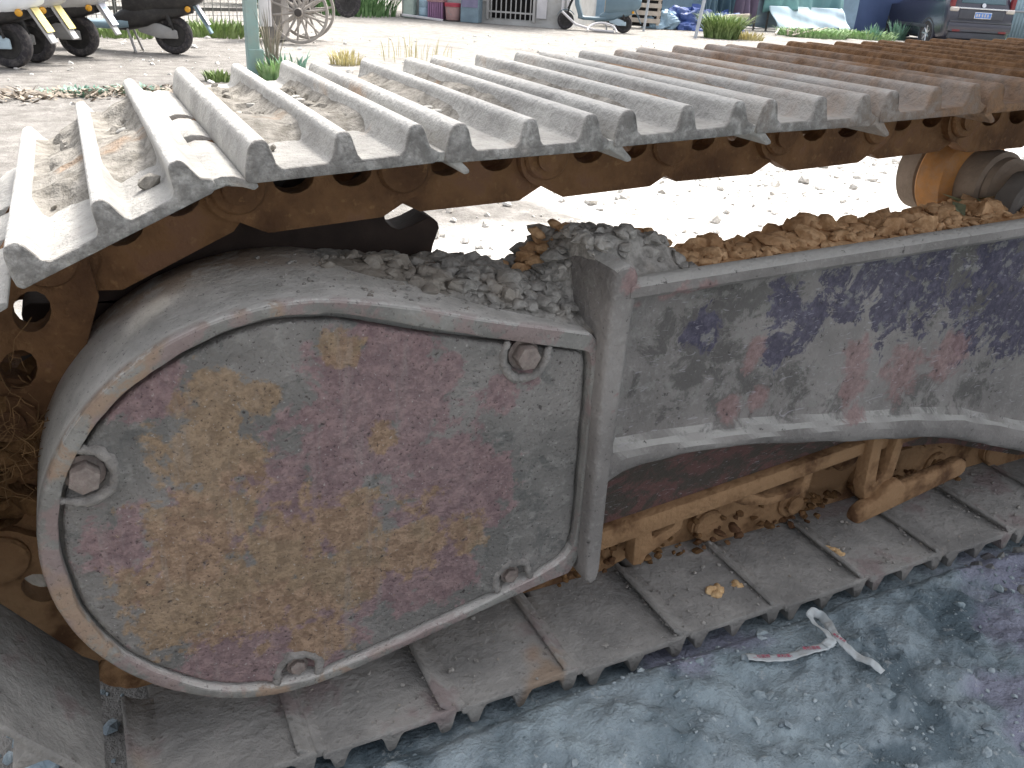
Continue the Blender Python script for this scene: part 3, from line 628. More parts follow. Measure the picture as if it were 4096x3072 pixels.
# mud caked on the lower chain, seen below the arch
# carrier roller under the upper run
CR = empty('carrier_roller', (0, 0, 0)); CR.parent = EXC
m = MB(); m.lathe([(.115, .045), (.118, .072), (.125, .078), (.165, .078), (.172, .070)], (1.365, .20, .692), n=48); m.build('roller_flange', M_rollerg, CR)
m = MB(); m.lathe([(.045, .07), (.05, .082), (.056, .088), (.108, .088), (.115, .082), (.117, .05)], (1.365, .20, .692), n=48); m.build('roller_body', M_orange, CR)
m = MB(); m.lathe([(-.005, .058), (.0, .064), (.045, .064)], (1.365, .20, .692), n=40); m.lathe([(-.06, .035), (-.055, .045), (-.03, .048), (-.02, .056), (-.006, .056)], (1.365, .20, .692), n=40); m.build('roller_hub', M_rollerg, CR)
m = MB(); m.prism([(1.27, .64), (1.43, .64), (1.40, .72), (1.36, .735), (1.31, .735), (1.28, .70)], .10, .145); m.build('roller_support', M_under, CR, bev=.006)

# ---- the upper body that stands over the track (outside the picture, shades everything here)
UB = MB()
pl = [(0.92, -0.60), (0.92, 0.80), (1.08, 1.0), (1.5, 1.10), (5.2, 1.10), (5.2, -0.75), (1.1, -0.75)]
UB.prism(pl, 1.72, 1.84, fn=lambda a, b, d: (a, b, d)); UPPER = UB.build('upper_deck', M_under, EXC, bev=.02)
m = MB(); m.prism([(0.94, -0.58), (0.94, 0.77), (1.10, 0.96), (1.52, 1.06), (1.7, 1.06), (1.7, -0.72), (1.12, -0.72)], 1.843, 2.75, fn=lambda a, b, d: (a, b, d)); m.build('counterweight', M_bodyY, EXC, bev=.06, seg=3)
m = MB(); m.box((3.3, 0.17, 2.38), (3.1, 1.6, 1.07)); m.build('engine_hood', M_bodyY, EXC, bev=.05, seg=3)

# ------------------------------------------------------------------ dirt on the machine
def shoe_point(k, t, y, n):
    x, z, a = TRACK[k]; return (x+t*math.cos(a)-n*math.sin(a), y, z+t*math.sin(a)+n*math.cos(a))
V, F = [], []
for k in list(range(0, 13))+[TOP_N]:
    for (t0, t1) in ((.020, .062), (.099, .138)):
        nt_, ny_ = 9, 90
        T, Y = np.meshgrid(np.linspace(t0-.010, t1+.012, nt_), np.linspace(0.03, 0.585, ny_), indexing='ij')
        wx = T+TRACK[k][0]
        lowf = fbm(wx*9, Y*7, s=80+k, o=2)
        cen = np.exp(-((Y-0.34-0.03*np.sin(k*2.3))/0.21)**8)
        h = 0.002+0.020*lowf+0.005*fbm(wx*50, Y*50, s=90, o=4)+0.003*np.sign(fbm(wx*22, Y*22, s=95, o=2))
        h = h*cen-0.009*(1-cen)+(0.005 if 4 < k < TOP_N else 0.008)*cen*(0.4+vn(wx*14, Y*9, s=99))
        u = (T-t0)/(t1-t0); h = h*(1-0.35*np.abs(2*u-1)**2)+0.006*np.abs(2*u-1)**3*cen
        n = .0115+np.clip(h, -0.004, 0.018)
        b = len(V)
        for i in range(nt_):
            for j in range(ny_): V.append(shoe_point(k, T[i, j], Y[i, j], n[i, j]))
        F += [(b+i*ny_+j, b+(i+1)*ny_+j, b+(i+1)*ny_+j+1, b+i*ny_+j+1) for i in range(nt_-1) for j in range(ny_-1)]
me = bpy.data.meshes.new('packed_dirt'); me.from_pydata(V, [], F); sharp(me, 30)
tag(link('packed_dirt', me, M_packed), 'dried dirt packed between the grousers of the upper track shoes', 'dirt', kind='stuff')
rs = np.random.RandomState(12); it = []
for q in range(420):
    k = rs.choice(list(range(0, 13))+[TOP_N]); t = rs.uniform(.025, .055) if rs.rand() < .5 else rs.uniform(.103, .134)
    y = np.clip(rs.normal(.34, .11), .08, .56); s = rs.gamma(2.0, .0026)+.0025
    p = shoe_point(k, t, y, .0155); it.append((*p, min(s, .013)))
tag(lumps('dirt_crumb', it, M_packed, ICO1), 'crumbs and flakes of dry dirt lying between the grousers', 'dirt', kind='stuff')

# mounds on the housing and beam
OUTA = np.array(OUT)
def drum_top(x): return np.interp(x, [-0.05, 0.008, 0.065, 0.123, 0.183, 0.265, 0.345, 0.43], [0.655, 0.667, 0.667, 0.656, 0.642, 0.618, 0.599, 0.577])
def mound(name, x0, x1, y0, y1, hfn, mat, label, nx=110, ny=50):
    X, Y = np.meshgrid(np.linspace(x0, x1, nx), np.linspace(y0, y1, ny), indexing='ij'); Z = hfn(X, Y)
    i = np.arange(nx*ny).reshape(nx, ny); f = np.stack([i[:-1, :-1], i[1:, :-1], i[1:, 1:], i[:-1, 1:]], -1).reshape(-1, 4)
    me = bpy.data.meshes.new(name); me.from_pydata(np.stack([X, Y, Z], -1).reshape(-1, 3).tolist(), [], f.tolist()); sharp(me, 40)
    return tag(link(name, me, mat), label, 'dirt', kind='stuff')
def h_grey(X, Y):
    w = np.exp(-((X-0.33)/0.09)**2)*0.026*np.clip((Y-0.055-0.25*(0.42-X))/0.05, 0, 1)
    w3 = np.exp(-((X-0.20)/0.08)**2)*0.012*np.clip((Y-0.13)/0.05, 0, 1)
    tot = np.maximum(w, w3)
    ramp = np.clip((X-0.36)/0.07, 0, 1); ramp = ramp*ramp*(3-2*ramp)
    crest = np.interp(X, [0.36, 0.42, 0.44, 0.49, 0.53, 0.58, 0.61, 0.64], [0.66, 0.692, 0.699, 0.699, 0.690, 0.672, 0.655, 0.640])-0.30*np.abs(Y-0.115)-0.25*np.clip(.060-Y, 0, 1)
    seat = np.where(X < 0.455, 0.668, zt(X)-0.45*np.clip(Y-.036, 0, 1))-0.006
    crest = seat+np.maximum(crest-seat, 0)*np.clip((Y-.052)/.045, 0, 1)*np.clip((0.605-X)/.05, 0, 1)
    n = 0.006*fbm(X*35, Y*35, s=60, o=4)+0.004*np.abs(fbm(X*80, Y*80, s=61, o=2))
    n = n*np.clip((Y-.055)/.02, 0, 1)
    z = drum_top(np.minimum(X, .43))+tot
    z = np.where(X < 0.423, z*(1-ramp*np.clip((Y-.10)/.05, 0, 1))+np.maximum(z, crest)*ramp*np.clip((Y-.10)/.05, 0, 1), crest)
    return z+n*np.clip((tot+0.03*ramp)*120, 0, 1)-0.0035
mound('dirt_mound', 0.10, 0.60, 0.05, 0.242, h_grey, M_grey, 'grey dirt heaped in the hollow between drive housing and beam')
def h_brown(X, Y):
    r = np.interp(X, [0.50, 0.58, 0.67, 0.72, 0.80, 0.85, 0.91, 0.97, 1.06, 1.14, 1.22, 1.3, 1.5], [0.0, 0.02, 0.032, 0.030, 0.032, 0.046, 0.046, 0.034, 0.032, 0.042, 0.042, 0.04, 0.03])
    return zt(X)-0.003-0.45*np.clip(Y-.036, 0, 1)+r*np.clip((Y-.055)/.10, 0, 1)+0.006*fbm(X*30, Y*30, s=63, o=3)*np.clip((Y-.06)/.04, 0, 1)-0.006*(1-np.clip((Y-.05)/.03, 0, 1))
mound('clay_mound', 0.50, 1.5, 0.045, 0.243, h_brown, M_brown, 'brown clay heaped along the top of the side frame', 160, 40)
rs = np.random.RandomState(4); it = []
for q in range(1100):
    x = np.clip(rs.normal(.31, .080), .10, .425); y = rs.uniform(.075, .235)
    if y < 0.075+0.25*(0.42-x)+rs.rand()*0.03-0.015: continue
    s = min(rs.gamma(1.3, .0038)+.0014, .017); z = float(h_grey(x, y)); it.append((x, y, z+s*.25, s))
for q in range(90):
    x = rs.uniform(.43, .60); y = rs.uniform(.07, .20); s = min(rs.gamma(2., .003)+.002, .013); z = float(h_grey(x, y)); it.append((x, y, z+s*.2, s))
for q in range(120):
    x = rs.uniform(.02, .40); y = rs.uniform(.06, .23); s = rs.uniform(.001, .0035); it.append((x, y, float(drum_top(x))+s*.3, s))
tag(lumps('grey_clod', it, M_grey, ICO2), 'loose grey clods on the shoulder of the drive housing', 'dirt', kind='stuff')
it = []
for q in range(1500):
    x = rs.uniform(.50, 1.5); y = np.clip(rs.beta(2.2, 1.6)*.19+.055, .05, .238); s = min(rs.gamma(1.6, .0042)+.0018, .024)
    if y < .09: s = min(s, .010)
    z = float(h_brown(x, y)); it.append((x, y, z+s*.3, s))
for q in range(70):
    t = rs.rand(); x = .355+.115*t+rs.normal(0, .008); y = rs.uniform(.20, .242); z = .59+.085*math.sin(t*1.9)*rs.rand()**.6+.012*rs.rand(); it.append((x-.01, y-.03, z, rs.uniform(.007, .017)))
for q in range(14): it.append((rs.uniform(.54, .60), rs.uniform(.15, .19), rs.uniform(.655, .672), rs.uniform(.006, .014)))
tag(lumps('clay_clod', it, M_brown, ICO2), 'loose brown clay clods along the side frame', 'dirt', kind='stuff')
# leafy scraps lying at the far end of the clay
M_leafdry = plain('dusty_leaves', (138, 146, 118), 0.85, var=0.3, scale=30)
m = MB(); rs = np.random.RandomState(9)
for q in range(46):
    c = Vector((rs.uniform(1.16, 1.36), rs.uniform(.10, .20), rs.uniform(.645, .685))); a = rs.rand()*6.28; l = rs.uniform(.012, .035)
    d = Vector((math.cos(a), math.sin(a), rs.uniform(-.5, .5)))*l; s = Vector((-math.sin(a), math.cos(a), rs.uniform(-.6, .6)))*l*.3; up = Vector((0, 0, l*.12))
    m.add([c-d, c+s+up, c+d, c-s+up, c-up*.2], [(0, 1, 4), (1, 2, 4), (2, 3, 4), (3, 0, 4)])
tag(m.build('leaf_litter', M_leafdry), 'withered green leaves on the clay by the carrier roller', 'leaves', kind='stuff')
# straw tangle caught beside the drum
M_straw = plain('straw', (118, 90, 60), 0.9, var=0.35, scale=40)
m = MB(); rs = np.random.RandomState(21)
for q in range(110):
    p = Vector((rs.normal(-.272, .032), rs.uniform(.13, .235), rs.normal(.485, .030))); pts = [p]; d = Vector(rs.normal(size=3)); d.normalize()
    for i in range(6):
        d = (d+Vector(rs.normal(size=3))*.45).normalized(); d.y *= .5; pts.append(pts[-1]+d*.011)
    m.tube(pts, .0006, n=4, cap=False)
for q in range(10):
    t = rs.rand(); m.tube([(-.25+.01*rs.rand(), .20+.02*rs.rand(), .50+.02*rs.normal()), (-.225, .21, .505-.01*rs.rand()), (-.195, .225, .525+.01*rs.normal())], .0010, n=4)
tag(m.build('straw_tangle', M_straw), 'tangle of dry brown straw caught between drum and chain', 'straw', kind='stuff')
M_mud = mat_clod('brown_mud', (96, 72, 48), (128, 98, 68), (84, 60, 50))
it = [(rs.normal(-.285, .025), rs.uniform(.19, .26), rs.normal(.44, .05), rs.uniform(.01, .028)) for q in range(60)]
for q in range(150):
    x = rs.uniform(.48, 1.5); it.append((x, rs.uniform(.17, .20), rs.uniform(.042, .10), rs.uniform(.003, .011)))
tag(lumps('mud_cake', it, M_mud, ICO2), 'brown mud caked on the chain and rollers', 'mud', kind='stuff')
# chips of clay stuck on the lower shoes
M_chip = mat_clod('pale_clay_chip', (186, 150, 108), (212, 182, 140), (160, 124, 88))
it = [(0.735, 0.075, 0.040, .013), (0.748, 0.068, 0.041, .012), (0.738, 0.062, 0.040, .011), (0.752, 0.08, 0.040, .009), (0.79, 0.073, 0.040, .009), (0.793, 0.068, 0.040, .006),
      (1.03, 0.085, 0.041, .010), (1.035, 0.075, 0.041, .009), (1.028, 0.092, 0.041, .007), (1.04, 0.068, 0.040, .006)]
tag(lumps('clay_chip', it, M_chip, ICO2), 'pale clay chips stuck on the lower track shoes', 'dirt', kind='stuff')

# crumbs and dust on the lower shoes, thicker along the seams
it = []; rs = np.random.RandomState(57)
for q in range(900):
    k = rs.randint(0, 8); xl = -0.0035+PITCH_L*k; u = rs.rand()
    x = xl+(0.004+abs(rs.normal(0, .008)) if u < .45 else rs.uniform(0, .2)); y = rs.uniform(.003, .19); s = min(rs.gamma(1.2, .0011)+.0006, .005)
    it.append((x-.006*(u < .45), y, .0405+s*.3, s))
tag(lumps('seam_dirt', it, M_grey, ICO1), 'crumbs of dirt lying on the lower shoes and in their seams', 'dirt', kind='stuff')
# ------------------------------------------------------------------ loose stones on the yard
rs = np.random.RandomState(33); it = []
for q in range(2600):
    x = rs.uniform(.6, 6.5); y = rs.uniform(1.3, 4.6)
    if vn(x*1.6, y*1.6, s=77) < rs.rand()*0.75: continue
    s = min(rs.gamma(1.6, .007)+.004, .042); it.append((x, y, gz(x, y)+s*.2, s))
for q in range(700):
    x = rs.uniform(-3, 10); y = rs.uniform(4.6, 14); s = min(rs.gamma(1.6, .008)+.005, .05); it.append((x, y, gz(x, y)+s*.1, s))
tag(lumps('gravel', it, M_stone, ICO1), 'pale gravel scattered over the sunlit yard', 'gravel', kind='stuff')
it = []
for q in range(1500):
    x = rs.uniform(.0, 1.5); y = rs.uniform(-.55, -.005)
    if vn(x*6, y*6, s=78) < 0.35+rs.rand()*0.4: continue
    s = min(rs.gamma(1.2, .0018)+.0009, .009); it.append((x, y, gz(x, y)+s*.25, s))
tag(lumps('clay_gravel', it, M_claystone, ICO1), 'small grey-blue clay chips beside the lower shoes', 'gravel', kind='stuff')
it = []
for q in range(120):
    x = rs.uniform(.15, 1.55); y = rs.uniform(-.55, -.03)
    if vn(x*4, y*4, s=79) < 0.5: continue
    s = .004+.016*rs.rand()**2; it.append((x, y, gz(x, y)+s*rs.uniform(-.2, .1), s))
for q in range(3200):
    x = rs.uniform(.0, 1.5); y = rs.uniform(-.55, -.008)
    if vn(x*7, y*7, s=81) < 0.3+rs.rand()*0.45: continue
    s = .0007+.0028*rs.rand()**2; it.append((x, y, gz(x, y)+s*.2, s))
tag(lumps('clay_clods', it, M_clayclod, ICO1), 'half buried grey-blue clay clods beside the lower shoes', 'clods', kind='stuff')
it = []
for q in range(70):
    x = rs.uniform(1.25, 1.75); y = rs.uniform(-.16, .01); s = rs.uniform(.004, .020); it.append((x, y, gz(x, y)-s*.1, s))
tag(lumps('rubble', it, M_rock, ICO2), 'dark rubble beside the lower shoes at the right edge', 'rubble', kind='stuff')
it = []
for q in range(260):
    x = rs.uniform(-.6, -.18); y = rs.uniform(.02, .6); s = min(rs.gamma(1.6, .004)+.003, .02); it.append((x, y, gz(x, y)+s*.25, s))
tag(lumps('gravel_bed', it, M_claystone, ICO1), 'pale blue-grey gravel below the rear end of the track', 'gravel', kind='stuff')
M_bluestone = mat_clod('blue_stone', (150, 172, 178), (182, 198, 202), (128, 140, 160))
def one_stone(x, y, s, k, label, mat=None, name='stone'):
    v, f = ICO2[k]; me = bpy.data.meshes.new(name); me.from_pydata((v*np.array([s*1.15, s, s])).tolist(), [], f.tolist()); sharp(me, 38)
    o = link(name, me, mat or M_bluestone); o.location = (x, y, gz(x, y)+s*.35); return tag(o, label, 'stone')
one_stone(-0.318, 0.150, .030, 1, 'pale blue stone by the gravel under the rear shoe, larger of two')
one_stone(-0.262, 0.120, .017, 3, 'small pale stone half hidden under the rear shoe')

# ------------------------------------------------------------------ printed tape on the clay
M_tape = plain('white_tape', (186, 193, 195), 0.45, var=0.05, scale=20, bump=0.2, dust=0.5)
M_print = plain('red_print', (176, 92, 110), 0.6, var=0.1, scale=60, bump=0)
TP = empty('printed_tape'); tag(TP, 'white plastic tape with red printed characters looped on the grey clay', 'tape')
tz = lambda x, y: max(gz(x+a_, y+b_) for a_ in (-.008, 0, .008) for b_ in (-.008, 0, .008))+0.005
path = [(0.690, -0.078), (0.72, -0.090), (0.755, -0.102), (0.79, -0.113), (0.815, -0.116), (0.835, -0.112), (0.840, -0.092), (0.838, -0.070), (0.845, -0.050), (0.862, -0.040), (0.874, -0.048), (0.868, -0.070), (0.856, -0.090), (0.850, -0.108), (0.853, -0.125), (0.858, -0.148), (0.864, -0.170), (0.868, -0.190)]
# flat run
def ribbon(name, pts, wdt, zz, tilt=None, n=60):
    P = np.array(pts); s = np.linspace(0, len(P)-1, n); C = np.stack([np.interp(s, range(len(P)), P[:, k]) for k in range(2)], 1); Z = np.interp(s, range(len(P)), zz)
    ti = np.interp(s, range(len(P)), tilt) if tilt is not None else np.zeros(n); v = []
    for i in range(n):
        d = C[min(i+1, n-1)]-C[max(i-1, 0)]; d /= np.linalg.norm(d)+1e-9; nn = np.array([-d[1], d[0]])
        for k in range(5):
            u = (k/4-.5)*wdt; v.append((C[i, 0]+nn[0]*u*math.cos(ti[i]), C[i, 1]+nn[1]*u*math.cos(ti[i]), Z[i]+u*math.sin(ti[i])+0.0006*math.sin(i*.9+k)))
    f = [(i*5+k, (i+1)*5+k, (i+1)*5+k+1, i*5+k+1) for i in range(n-1) for k in range(4)]
    me = bpy.data.meshes.new(name); me.from_pydata(v, [], f); sharp(me, 60); o = link(name, me, M_tape, TP)
    so = o.modifiers.new('thick', 'SOLIDIFY'); so.thickness = 0.0004; return o
zz = [tz(*p)+.004 for p in path]
ribbon('tape_run', path[:6], .0155, zz[:6])
ribbon('tape_loop', path[4:13], .0155, [zz[4]+.002, zz[5]+.006, zz[6]+.010, zz[7]+.012, zz[8]+.012, zz[9]+.011, zz[10]+.009, zz[11]+.007, zz[12]+.008], [0, .2, .4, .5, .5, .9, 1.1, .7, .3])
ribbon('tape_tail', path[11:], .012, [zz[11]+.009, zz[12]+.009, zz[13]+.008, zz[14]+.006, zz[15]+.003, zz[16]+.001, zz[17]-.003], [.3, .2, .3, .5, .6, .5, .2])
def text_mesh(name, body, size, mat, parent, M, extrude=0.0002):
    cu = bpy.data.curves.new(name, 'FONT'); cu.body = body; cu.size = size; cu.extrude = extrude; cu.align_x = 'CENTER'; cu.align_y = 'CENTER'; cu.resolution_u = 3
    ob = bpy.data.objects.new(name, cu); COL.objects.link(ob); dg = bpy.context.evaluated_depsgraph_get()
    me = bpy.data.meshes.new_from_object(ob.evaluated_get(dg)); bpy.data.objects.remove(ob); me.name = name; me.materials.clear()
    o = link(name, me, mat, parent); o.matrix_local = M; return o
for (x, y) in ((0.713, -0.0865), (0.752, -0.1005), (0.791, -0.1125)):
    a = math.atan2(-0.0125, 0.038); text_mesh('printed_characters', '\u9ad8\u677e\u9762\u677f', .0078, M_print, TP, Matrix.Translation((x, y+.0010, tz(x, y)+.0052)) @ Matrix.Rotation(a, 4, 'Z'))
text_mesh('printed_characters', '\u9ad8\u677e\u9762\u677f', .0060, M_print, TP, Matrix.Translation((0.8495, -0.112, tz(.8495, -.112)+.0155)) @ Matrix.Rotation(rad(-78), 4, 'Z'))

# ------------------------------------------------------------------ scooters
M_tyre = plain('tyre_rubber', (50, 48, 52), 0.85, var=0.15, scale=12, dust=0.3)
M_black = plain('black_plastic', (34, 33, 34), 0.5, var=0.15, scale=5, dust=0.1)
M_alloy = plain('dull_alloy', (150, 150, 150), 0.5, metal=0.3, var=0.1, scale=10, dust=0.3)
M_white = plain('white_scooter_shell', (224, 230, 236), 0.3, spec=0.5, var=0.03, scale=4, bump=0)
M_silver = plain('silver_scooter_shell', (176, 176, 176), 0.35, spec=0.5, var=0.05, scale=4, bump=0, dust=0.2)
M_bluegrey = plain('blue_grey_shell', (96, 118, 130), 0.35, spec=0.5, var=0.06, scale=4, bump=0)
M_yplate = plain('yellow_plate', (214, 198, 128), 0.5, var=0.05, scale=20, bump=0)
M_wplate = plain('white_plate', (206, 208, 220), 0.5, var=0.05, scale=20, bump=0)
M_amber = plain('amber_lens', (206, 150, 36), 0.25, spec=0.6, var=0.1, scale=40, bump=0)
M_red = plain('red_lens', (170, 40, 44), 0.25, spec=0.6, var=0.1, scale=40, bump=0)
M_palebl = plain('pale_blue_plastic', (176, 196, 208), 0.4, var=0.06, scale=8, bump=0)
def wheel(par, x, z, r, wd, name, y=0.0, tread=True):
    W = empty(name, (x, y, z)); W.parent = par
    m = MB(); q = wd/2
    m.lathe([(-q*.72, r*.62), (-q*.95, r*.72), (-q, r*.82), (-q*.85, r*.93), (-q*.5, r*.985), (0, r), (q*.5, r*.985), (q*.85, r*.93), (q, r*.82), (q*.95, r*.72), (q*.72, r*.62)], (0, 0, 0), n=40, closed=True); m.build('tyre', M_tyre, W)
    m = MB(); m.lathe([(-q*.6, r*.635), (-q*.62, r*.56), (-q*.3, r*.5), (-q*.35, r*.2), (-q*.8, r*.18), (-q*.8, r*.08), (q*.8, r*.08), (q*.8, r*.18), (q*.35, r*.2), (q*.3, r*.5), (q*.62, r*.56), (q*.6, r*.635)], (0, 0, 0), n=32)
    for k in range(5):
        a = 2*math.pi*k/5; m.cyl((.38*r*math.cos(a), -q*.5, .38*r*math.sin(a)), (.38*r*math.cos(a), q*.5, .38*r*math.sin(a)), r*.035, n=8)
    m.build('rim', M_black if tread else M_alloy, W); return W
def shell(par, name, mat, sec):
    """sec: list of (x, half width, z low, z high); rounded box sections lofted along x"""
    m = MB(); n = 16
    def pt(i, k):
        x, hw, z0, z1 = sec[i]; a = 2*math.pi*k/n+math.pi/n; c, s = math.cos(a), math.sin(a); e = 0.55
        return (x, hw*math.copysign(abs(c)**e, c), (z0+z1)/2+(z1-z0)/2*math.copysign(abs(s)**e, s))
    v = [pt(i, k) for i in range(len(sec)) for k in range(n)]
    f = [(i*n+k, i*n+(k+1) % n, (i+1)*n+(k+1) % n, (i+1)*n+k) for i in range(len(sec)-1) for k in range(n)]
    f += [tuple(range(n-1, -1, -1)), tuple((len(sec)-1)*n+k for k in range(n))]
    m.add(v, f); return m.build(name, mat, par, ang=50)
def scooter(loc, heading, label, body, shield, plate, arm, wr=.178, box=None, tall=0.0, plate_w=.12, plate_h=.20, sc_=1.12):
    """local +x is forwards, rear wheel axle at x=0"""
    S = empty('electric_scooter', (loc[0], loc[1], gz(loc[0], loc[1])), heading); S.scale = (sc_, sc_, sc_); tag(S, label, 'scooter', 'scooters parked in the yard')
    wheel(S, 0, wr, wr, .095, 'rear_wheel'); wheel(S, 1.24, wr, wr, .09, 'front_wheel')
    shell(S, 'tail_body', body, [(-.33, .05, .56, .66), (-.29, .10, .48, .70+tall), (-.16, .14, .42, .74+tall), (.05, .155, .38, .74+tall), (.30, .15, .34, .72+tall), (.42, .12, .32, .66)])
    shell(S, 'battery_box', box or M_black, [(-.20, .07, .38, .52), (-.06, .11, .335, .52), (.10, .13, .30, .48), (.22, .13, .24, .45), (.40, .13, .20, .42), (.52, .12, .20, .34)])
    shell(S, 'foot_board', shield, [(.38, .13, .22, .32), (.55, .15, .21, .29), (.85, .15, .21, .29), (.98, .12, .23, .36)])
    shell(S, 'seat', M_black, [(-.28, .08, .735+tall, .78+tall), (-.20, .13, .73+tall, .81+tall), (.15, .14, .73+tall, .82+tall), (.40, .11, .72+tall, .79+tall), (.45, .07, .72, .77)])
    m = MB(); m.prism([(.86, .25), (.95, .23), (1.06, .50), (1.10, .84), (1.06, .98), (1.00, .98), (1.02, .80), (.97, .52)], -.17, .17); m.build('leg_shield', shield, S, bev=.02, seg=2)
    m = MB(); m.tube([(1.03, 0, .95), (1.12, 0, .62), (1.20, 0, .42)], .026, n=12); m.tube([(1.18, -.06, .44), (1.24, -.06, wr)], .016); m.tube([(1.18, .06, .44), (1.24, .06, wr)], .016); m.box((1.19, 0, .43), (.05, .15, .03)); m.build('fork', M_black, S)
    m = MB(); m.tube([(1.02, -.31, 1.03), (1.01, -.14, 1.02), (1.04, 0, .99), (1.01, .14, 1.02), (1.02, .31, 1.03)], .014, n=10); m.tube([(1.02, -.33, 1.03), (1.02, -.22, 1.03)], .019); m.tube([(1.02, .33, 1.03), (1.02, .22, 1.03)], .019); m.build('handlebar', M_black, S)
    m = MB(); m.lathe([(0, .07), (.02, .075), (.05, .06), (.06, .02)], (1.08, 0, .90), axis=(1, 0, .1), n=20); m.build('headlight', M_alloy, S)
    m = MB(); v = []; f = []
    for i in range(15):
        a = rad(20+i*9); r = wr+.035
        for yy in (-.055, -.03, .03, .055): v.append((1.24+r*math.cos(a), yy, wr+(r+(.012 if abs(yy) < .05 else 0))*math.sin(a)))
    f = [(i*4+k, (i+1)*4+k, (i+1)*4+k+1, i*4+k+1) for i in range(14) for k in range(3)]; m.add(v, f)
    fd = m.build('front_fender', shield, S); fd.modifiers.new('thick', 'SOLIDIFY').thickness = .006
    for sy in (-1, 1):
        m = MB(); m.prism([(-.055, wr-.03), (-.05, wr+.045), (.10, wr+.10), (.30, wr+.12), (.31, wr+.02), (.12, wr-.035)], sy*.072-.012, sy*.072+.012); m.build('swing_arm', arm, S, bev=.01, seg=2)
    for sy in (-1, 1): m = MB(); m.tube([(-.02, sy*.095, wr+.05), (.05, sy*.10, wr+.28)], .011); m.tube([(.0, sy*.096, wr+.09), (.035, sy*.099, wr+.22)], .022, n=10); m.build('shock_absorber', M_black, S)
    m = MB(); m.prism([(-.175, .50), (-.355, .20), (-.372, .21), (-.195, .52)], -.05, .05); m.build('plate_holder', shield, S, bev=.004)
    P = empty('number_plate', (0, 0, 0)); P.parent = S
    d = Vector((-.18, 0, -.30)).normalized(); nn = Vector((-.30, 0, .18)).normalized(); c = Vector((-.285, 0, .365))+nn*.012
    m = MB()
    for s0, s1, w0, e in ((-plate_h/2, plate_h/2, plate_w/2, .003),):
        m.add([tuple(c+d*a+Vector((0, b, 0))+nn*k) for k in (0, e) for a in (s0, s1) for b in (-w0, w0)], [(0, 1, 3, 2), (4, 6, 7, 5), (0, 4, 5, 1), (2, 3, 7, 6), (0, 2, 6, 4), (1, 5, 7, 3)])
    m.build('plate_sheet', plate, P)
    m = MB()
    for k in range(4): m.add([tuple(c+d*(a-.065+.035*k)+Vector((0, b, 0))+nn*.0045) for a in (0, .018) for b in (-plate_w*.3, plate_w*.3)], [(0, 1, 3, 2)])
    m.build('plate_strip', M_palebl if plate is not M_yplate else plate, P)
    m = MB(); m.prism([(-.22, .55), (-.33, .58), (-.33, .63), (-.22, .65)], -.06, .06); m.build('tail_light', M_red, S, bev=.01)
    for sy in (-1, 1):
        m = MB(); m.lathe([(0, .026), (.012, .028), (.022, .022), (.028, .01)], (-.17, sy*.095, .42), axis=(-.3, sy, 0), n=18); m.build('indicator', M_amber, S)
    for sy in (-1, 1): m = MB(); m.tube([(.40, sy*.10, .22), (.34, sy*.14, .02), (.345, sy*.17, .014)], .012); m.build('stand', M_alloy, S)
    return S
def hd(dx, dy): return math.atan2(dy, dx)
H = hd(-.90, .43)
s1 = scooter((-0.60, 8.42), H, 'white scooter with yellow plate, nearest and leftmost of the parked row', M_white, M_silver, M_yplate, M_palebl)
m = MB(); c0 = (-.02, .156, .66)
for k, (a, l) in enumerate(((100, .10), (70, .085), (130, .085))): m.add([(c0[0], c0[1]+.006, c0[2]-.04), (c0[0]+.02*math.cos(rad(a+60)), c0[1]+.007+.001*k, c0[2]+.02), (c0[0]+l*math.cos(rad(a)), c0[1]+.006, c0[2]-.03+l*math.sin(rad(a))), (c0[0]+.02*math.cos(rad(a-60)), c0[1]+.007+.001*k, c0[2]+.02)], [(0, 1, 2, 3)])
m.build('leaf_emblem', M_red, s1)
scooter((-0.42, 8.95), H, 'silver scooter with yellow plate, squeezed behind the white one', M_silver, M_silver, M_yplate, M_alloy)
scooter((-0.02, 9.45), H, 'silver scooter with pale blue plate, between silver and black scooters', M_silver, M_silver, M_wplate, M_alloy, plate_w=.13)
scooter((0.93, 9.88), hd(-.95, .30), 'black scooter with blue-grey leg shield, nearest the post', M_black, plain('grey_blue_fairing', (120, 142, 154), .4, scale=4, bump=0), M_wplate, M_alloy, tall=.02, plate_w=.13)
scooter((10.62, 16.00), hd(-.84, .54), 'grey-blue scooter parked by the house wall', M_bluegrey, M_bluegrey, M_wplate, M_palebl, box=M_bluegrey, sc_=1.0)

# ------------------------------------------------------------------ steel post, board, weeds
M_postc = plain('green_blue_post_paint', (136, 162, 160), 0.6, var=0.12, scale=3, dust=0.4)
PS = empty('steel_post', (1.42, 7.96, 0)); tag(PS, 'pale blue-green square steel post standing in the yard', 'post')
m = MB(); m.box((0, 0, 1.6), (.115, .115, 3.2)); m.build('post_shaft', M_postc, PS, bev=.008)
m = MB(); m.box((0, 0, .006), (.20, .20, .012)); m.build('base_plate', M_postc, PS)
m = MB(); m.box((.02, 0, .10), (.14, .125, .26)); m.build('post_sleeve', M_postc, PS, bev=.006)
M_board = plain('weathered_white_board', (206, 204, 206), 0.8, var=0.08, scale=6)
m = MB(); m.box((0, 0, 1.45), (.085, .03, 2.05)); m.box((.06, .01, 1.45), (.02, .03, 2.05)); o = m.build('hanging_board', M_board, bev=.004); o.location = (1.545, 7.98, 0); tag(o, 'white weathered board fixed beside the steel post', 'board')

